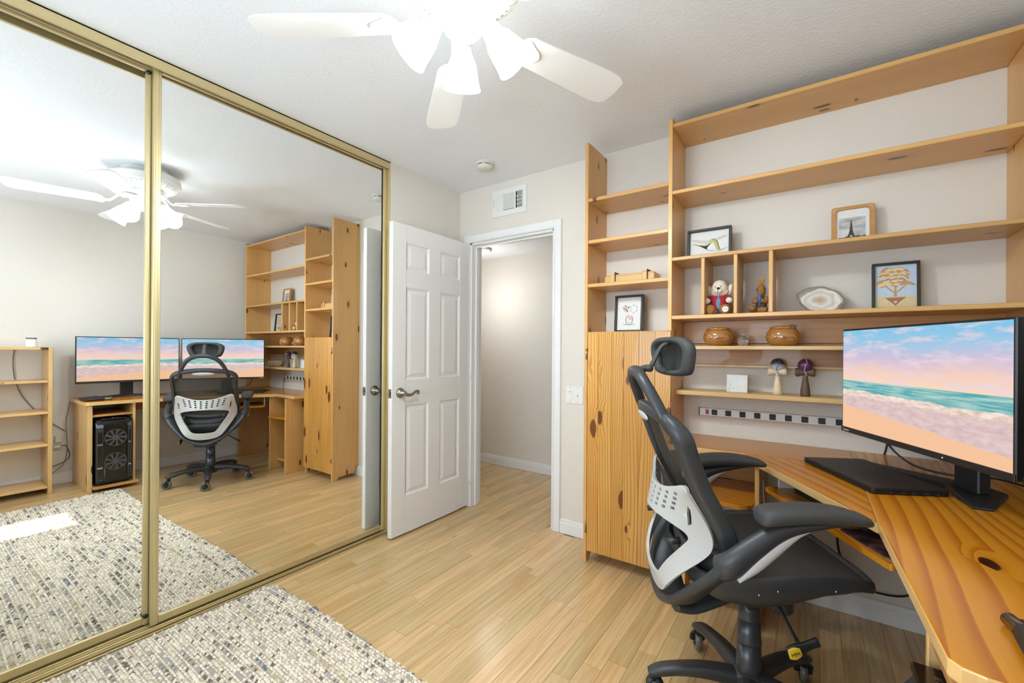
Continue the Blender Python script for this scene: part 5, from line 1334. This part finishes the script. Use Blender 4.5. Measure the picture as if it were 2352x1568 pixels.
# backrest frame: closed loop, wide blade-like section
def backx(y, z): # mid surface of the back
    P = [(0.60, -0.140), (0.66, -0.162), (0.70, -0.180), (0.76, -0.210), (0.82, -0.240), (0.88, -0.265), (0.94, -0.287), (1.04, -0.318)]
    x = P[-1][1]
    for (a, xa), (b, xb) in zip(P, P[1:]):
        if z <= b: t = max(0, (z - a) / (b - a)); x = xa + (xb - xa) * t; break
    return x + 0.75 * y * y
half = [(0.0, 1.022), (0.10, 1.016), (0.190, 0.998), (0.226, 0.962), (0.224, 0.90), (0.222, 0.82), (0.228, 0.74), (0.226, 0.675), (0.200, 0.635), (0.11, 0.618), (0.0, 0.612)]
loop = half + [(-y, z) for y, z in half[-2:0:-1]]
loop = cr([(y, z) for y, z in loop], 5, closed=True)
bm = bmesh.new(); rs = []
N = len(loop)
for i, (y, z) in enumerate(loop):
    y2, z2 = loop[(i + 1) % N]; y1, z1 = loop[i - 1]
    ty, tz = y2 - y1, z2 - z1; q = math.hypot(ty, tz); ty, tz = ty / q, tz / q
    ny, nz_ = -tz, ty                                       # outward normal candidates
    cen = (0, 0.82)
    if ny * (y - cen[0]) + nz_ * (z - cen[1]) < 0: ny, nz_ = -ny, -nz_
    sidew = abs(ny)                                         # sides are deep, top and bottom slimmer
    dep = 0.016 + 0.010 * sidew; th = 0.014 + 0.006 * (1 - sidew)
    xm = backx(y, z)
    sec = []
    for j in range(14):
        a = 2 * PI * j / 14; c_, s_ = math.cos(a), math.sin(a)
        c_, s_ = math.copysign(abs(c_) ** 0.7, c_), math.copysign(abs(s_) ** 0.7, s_)
        sec.append((xm + dep * c_ + 0.010 * sidew * s_, y + ny * th * s_, z + nz_ * th * s_))
    rs.append(ring(bm, sec))
for i in range(N): bridge(bm, rs[i], rs[(i + 1) % N])
bf = mk('back_frame', bm, 'chair_black', chair, smooth=True)
bm = bmesh.new(); gy, gz = 15, 18; gr = []
for j in range(gz + 1):
    z = 0.615 + (1.015 - 0.615) * j / gz; row = []
    hw = min((abs(y) for y, zz in loop if abs(zz - z) < 0.025 and y > 0), default=0.2)
    hw = max(0.10, max((y for y, zz in loop if abs(zz - z) < 0.02), default=0.15))
    for i in range(gy + 1):
        y = -hw + 2 * hw * i / gy; row.append(bm.verts.new((backx(y, z) + 0.006, y, z)))
    gr.append(row)
for j in range(gz):
    for i in range(gy): bm.faces.new((gr[j][i], gr[j][i + 1], gr[j + 1][i + 1], gr[j + 1][i]))
mk('back_mesh', bm, 'chair_mesh', chair, smooth=True)
mk('back_badge', ell(bmesh.new(), (backx(0, 1.0) - 0.016, 0, 0.992), (0.006, 0.080, 0.013), Matrix.Rotation(-0.25, 3, 'Y'), seg=24, rings_=10), 'chair_grey', bf, smooth=True)
for y_ in (-0.165, 0.165): mk('screw_cap', cyl(bmesh.new(), (-0.300, y_ * 0.98, 0.990), (-0.284, y_ * 0.98, 0.990), 0.007, segs=12), 'black_gloss', bf, smooth=True)

# grey lumbar bracket: curved plate with slots and a large opening
def plate_x(y, z):
    t = max(0.0, min(1.0, (z - 0.43) / 0.38))
    xc = -0.282 - 0.030 * math.sin(PI * min(1, t * 1.05)) + 0.008 * t
    return xc + (0.6 + 2.1 * max(0.15, math.sin(PI * min(1.0, (1 - t) / 0.9)))) * y * y
outer = cr([(0.0, 0.772), (0.07, 0.776), (0.135, 0.794), (0.185, 0.812), (0.205, 0.802), (0.212, 0.765), (0.222, 0.71), (0.226, 0.655), (0.214, 0.61), (0.170, 0.535), (0.128, 0.475), (0.09, 0.449), (0.04, 0.438),
            (0.0, 0.436), (-0.04, 0.438), (-0.09, 0.449), (-0.128, 0.475), (-0.170, 0.535), (-0.214, 0.61), (-0.226, 0.655), (-0.222, 0.71), (-0.212, 0.765), (-0.205, 0.802), (-0.185, 0.812), (-0.135, 0.794), (-0.07, 0.776)], 4, closed=True)
inner = cr([(0.0, 0.688), (0.08, 0.684), (0.150, 0.672), (0.176, 0.655), (0.164, 0.625), (0.126, 0.562), (0.094, 0.514), (0.072, 0.497), (0.03, 0.490),
            (-0.03, 0.490), (-0.072, 0.497), (-0.094, 0.514), (-0.126, 0.562), (-0.164, 0.625), (-0.176, 0.655), (-0.150, 0.672), (-0.08, 0.684)], 4, closed=True)
holes = [inner]
for q in range(8):
    yc = (-3.5 + q) * 0.0375; fan_ = yc * 0.18
    for r_ in range(4):
        zc = 0.705 + r_ * 0.0165 + abs(yc) * 0.12 + (0.0 if abs(yc) < 0.1 else 0.004); y0_ = yc + fan_ * r_ * 0.22
        holes.append([(y0_ + dx * 0.0075 + 0.0, zc + dz * 0.0048) for dx, dz in ((-1, -1), (1, -1), (1, 1), (-1, 1))])
for s in (-1, 1): holes.append([(s * y_, z_) for y_, z_ in ((0.176, 0.690), (0.186, 0.698), (0.192, 0.745), (0.186, 0.752), (0.178, 0.725))])
def plate():
    bm = bmesh.new(); es = []
    for lp_ in [outer] + holes:
        vs = [bm.verts.new((0, p[0], p[1])) for p in lp_]
        for i in range(len(vs)): es.append(bm.edges.new((vs[i], vs[(i + 1) % len(vs)])))
    bmesh.ops.triangle_fill(bm, use_beauty=True, use_dissolve=False, edges=es, normal=(1, 0, 0))
    for k in range(-11, 12): bmesh.ops.bisect_plane(bm, geom=bm.verts[:] + bm.edges[:] + bm.faces[:], plane_co=(0, k * 0.02, 0), plane_no=(0, 1, 0))
    for k in range(19): bmesh.ops.bisect_plane(bm, geom=bm.verts[:] + bm.edges[:] + bm.faces[:], plane_co=(0, 0, 0.445 + k * 0.02), plane_no=(0, 0, 1))
    for v in bm.verts: v.co.x = plate_x(v.co.y, v.co.z)
    bmesh.ops.recalc_face_normals(bm, faces=bm.faces)
    nf = sum((f.normal.x for f in bm.faces))
    if nf > 0: bmesh.ops.reverse_faces(bm, faces=bm.faces)
    return bm
def solid_plate():
    """give the curved sheet a thickness, with exact normals on both skins"""
    src = plate(); src.verts.ensure_lookup_table(); th = 0.010
    def nrm(y, z):
        e = 1e-3
        n_ = Vector((-1, (plate_x(y + e, z) - plate_x(y - e, z)) / (2 * e), (plate_x(y, z + e) - plate_x(y, z - e)) / (2 * e)))
        return n_.normalized()
    V, Nn, Fc, kindf = [], [], [], []
    m = len(src.verts)
    for v in src.verts:
        n_ = nrm(v.co.y, v.co.z); V.append(v.co.copy()); Nn.append(n_)
    for v in src.verts: V.append(v.co - Nn[v.index] * th)
    for f in src.faces:
        ids = [v.index for v in f.verts]
        if f.normal.dot(Nn[ids[0]]) < 0: ids = ids[::-1]
        Fc.append(ids); kindf.append(0); Fc.append([i + m for i in ids[::-1]]); kindf.append(1)
        for i in range(len(ids)):
            p_, q_ = ids[i], ids[(i + 1) % len(ids)]
            ed = src.edges.get((src.verts[p_], src.verts[q_]))
            if len(ed.link_faces) == 1: Fc.append([q_, p_, p_ + m, q_ + m]); kindf.append(2)
    src.free()
    me = bpy.data.meshes.new('lumbar_bracket'); me.from_pydata([tuple(v) for v in V], [], Fc); me.update()
    nl = []
    for p_, kd in zip(me.polygons, kindf):
        p_.use_smooth = kd < 2
        for vi in p_.vertices:
            nl.append(tuple(Nn[vi % m]) if kd == 0 else tuple(-Nn[vi % m]) if kd == 1 else tuple(p_.normal))
    me.normals_split_custom_set(nl)
    me.materials.append(MATS['chair_grey'])
    o = bpy.data.objects.new('lumbar_bracket', me); COL.objects.link(o); o.parent = chair; ORG[o] = Vector((0, 0, 0))
    return o
pl_ = solid_plate()
# black carrier behind the bracket, down to the tilt mechanism, and lugs to the arms
bm = bmesh.new()
tube(bm, [(-0.135, 0.268, 0.640), (-0.150, 0.255, 0.600), (-0.185, 0.205, 0.530), (-0.215, 0.130, 0.450), (-0.225, 0.06, 0.408), (-0.225, 0.0, 0.395), (-0.225, -0.06, 0.408), (-0.215, -0.130, 0.450), (-0.185, -0.205, 0.530), (-0.150, -0.255, 0.600), (-0.135, -0.268, 0.640)],
     [(0.040, 0.022), (0.042, 0.020), (0.046, 0.018), (0.052, 0.018), (0.055, 0.018), (0.056, 0.018), (0.055, 0.018), (0.052, 0.018), (0.046, 0.018), (0.042, 0.020), (0.040, 0.022)], 14, up=(0.0, 0.0, 1.0), n=4, sq=0.8)
tube(bm, [(-0.225, 0, 0.385), (-0.17, 0, 0.375), (-0.10, 0, 0.395), (-0.03, 0, 0.425)], [(0.085, 0.022), (0.080, 0.016), (0.070, 0.016), (0.060, 0.020)], 16, n=4, sq=0.7)
mk('back_carrier', bm, 'chair_black', chair, smooth=True)
mk('lumbar_peg', cyl(bmesh.new(), (-0.275, 0.14, 0.625), (-0.235, 0.14, 0.630), 0.010, segs=12), 'black_plastic', pl_, smooth=True)
mk('lumbar_peg', cyl(bmesh.new(), (-0.275, -0.14, 0.625), (-0.235, -0.14, 0.630), 0.010, segs=12), 'black_plastic', pl_, smooth=True)
# second, softer lumbar band behind the mesh
bm = bmesh.new(); tube(bm, [(-0.13, 0.20, 0.60), (-0.175, 0.12, 0.572), (-0.19, 0.0, 0.562), (-0.175, -0.12, 0.572), (-0.13, -0.20, 0.60)], [(0.012, 0.030)] * 5, 12, n=5); mk('lower_band', bm, 'chair_black', chair, smooth=True)

# arms
for s in (-1, 1):
    Y = s * 0.285
    ar = mk('arm_support', tube(bmesh.new(), [(-0.160, s * 0.262, 0.612), (-0.140, s * 0.282, 0.630), (-0.085, Y, 0.678), (-0.025, Y, 0.722), (0.03, Y, 0.744), (0.10, Y, 0.757), (0.165, Y, 0.765)],
            [(0.028, 0.034), (0.028, 0.036), (0.025, 0.032), (0.023, 0.026), (0.024, 0.018), (0.024, 0.012), (0.020, 0.007)], 14, up=(0, 0, 1), n=5), 'chair_black', chair, smooth=True)
    bm = bmesh.new()
    tube(bm, [(-0.128, Y, 0.595), (-0.085, Y, 0.632), (-0.03, Y, 0.684), (0.02, Y, 0.722), (0.055, Y, 0.735)], [(0.022, 0.006), (0.024, 0.018), (0.022, 0.019), (0.018, 0.012), (0.012, 0.004)], 12, n=5)
    mk('arm_insert', bm, 'chair_grey', ar, smooth=True)
    pp_ = cr([(-0.072, 0.762, 0.030, 0.012), (-0.062, 0.768, 0.043, 0.022), (-0.02, 0.776, 0.047, 0.024), (0.06, 0.782, 0.046, 0.023), (0.13, 0.779, 0.043, 0.020), (0.185, 0.771, 0.036, 0.014), (0.203, 0.766, 0.022, 0.008)], 4)
    bm = bmesh.new(); ss_ = []
    for x_, z_, w_, h_ in pp_:
        ss_.append([(x_, Y + w_ * math.copysign(abs(math.cos(a)) ** 0.75, math.cos(a)), z_ + h_ * math.copysign(abs(math.sin(a)) ** 0.75, math.sin(a))) for a in [2 * PI * j / 18 for j in range(18)]])
    loft(bm, ss_); mk('arm_pad', bm, 'chair_rubber', ar, smooth=True)

# headrest arch
bm = bmesh.new(); tube(bm, [(-0.268, 0.172, 0.965), (-0.288, 0.165, 1.000), (-0.315, 0.138, 1.062), (-0.338, 0.100, 1.112), (-0.346, 0.050, 1.138), (-0.348, 0.0, 1.143), (-0.346, -0.050, 1.138), (-0.338, -0.100, 1.112), (-0.315, -0.138, 1.062), (-0.288, -0.165, 1.000), (-0.268, -0.172, 0.965)],
     [(0.013, 0.016), (0.014, 0.018), (0.015, 0.018), (0.017, 0.018), (0.018, 0.019), (0.018, 0.020), (0.018, 0.019), (0.017, 0.018), (0.015, 0.018), (0.014, 0.018), (0.013, 0.016)], 14, up=(1, 0, 0.2), n=4, sq=0.85)
mk('headrest_arch', bm, 'chair_black', chair, smooth=True)
bm = bmesh.new(); tube(bm, [(-0.345, 0, 1.135), (-0.322, 0, 1.150), (-0.300, 0, 1.152)], [(0.030, 0.012), (0.024, 0.012), (0.018, 0.012)], 12, n=4)
cyl(bm, (-0.305, -0.028, 1.152), (-0.305, 0.028, 1.152), 0.012, segs=14); tube(bm, [(-0.300, 0, 1.150), (-0.285, 0, 1.180), (-0.262, 0, 1.225), (-0.240, 0, 1.238)], [(0.018, 0.008), (0.016, 0.007), (0.015, 0.007), (0.015, 0.007)], 10, n=4)
mk('headrest_post', bm, 'chair_rubber', chair, smooth=True)
# headrest: padded ring around a mesh panel
def hr(k, x):
    pts = cr([(0.0, 0.066), (0.075, 0.064), (0.122, 0.050), (0.142, 0.022), (0.128, -0.030), (0.108, -0.056), (0.06, -0.064), (0.0, -0.066), (-0.06, -0.064), (-0.108, -0.056), (-0.128, -0.030), (-0.142, 0.022), (-0.122, 0.050), (-0.075, 0.064)], 4, closed=True)
    ps_ = [(x - 0.10 * z * k + 0.35 * (y * k) ** 2, y * k, 1.193 + z * k) for y, z in pts]
    ca_, sa_ = math.cos(0.20), math.sin(0.20)
    return [(-0.235 + (p[0] + 0.235) * ca_ - p[1] * sa_, (p[0] + 0.235) * sa_ + p[1] * ca_, p[2]) for p in ps_]
bm = bmesh.new()
secs = [hr(*q) for q in ((0.70, -0.236), (0.74, -0.246), (0.82, -0.250), (0.92, -0.248), (0.985, -0.240), (1.0, -0.230), (0.98, -0.221), (0.91, -0.215), (0.82, -0.213), (0.74, -0.216), (0.70, -0.226))]
rs_ = [ring(bm, q) for q in secs]
for a_, b_ in zip(rs_, rs_[1:] + rs_[:1]): bridge(bm, a_, b_)
mk('headrest_pad', bm, 'chair_rubber', chair, smooth=True)
bm = bmesh.new(); loft(bm, [hr(0.73, -0.220), hr(0.50, -0.216), hr(0.25, -0.215), hr(0.04, -0.215)], caps=False); cap(bm, list(bm.verts)[-56:]); mk('headrest_mesh', bm, 'chair_rubber_mesh', chair, smooth=True)
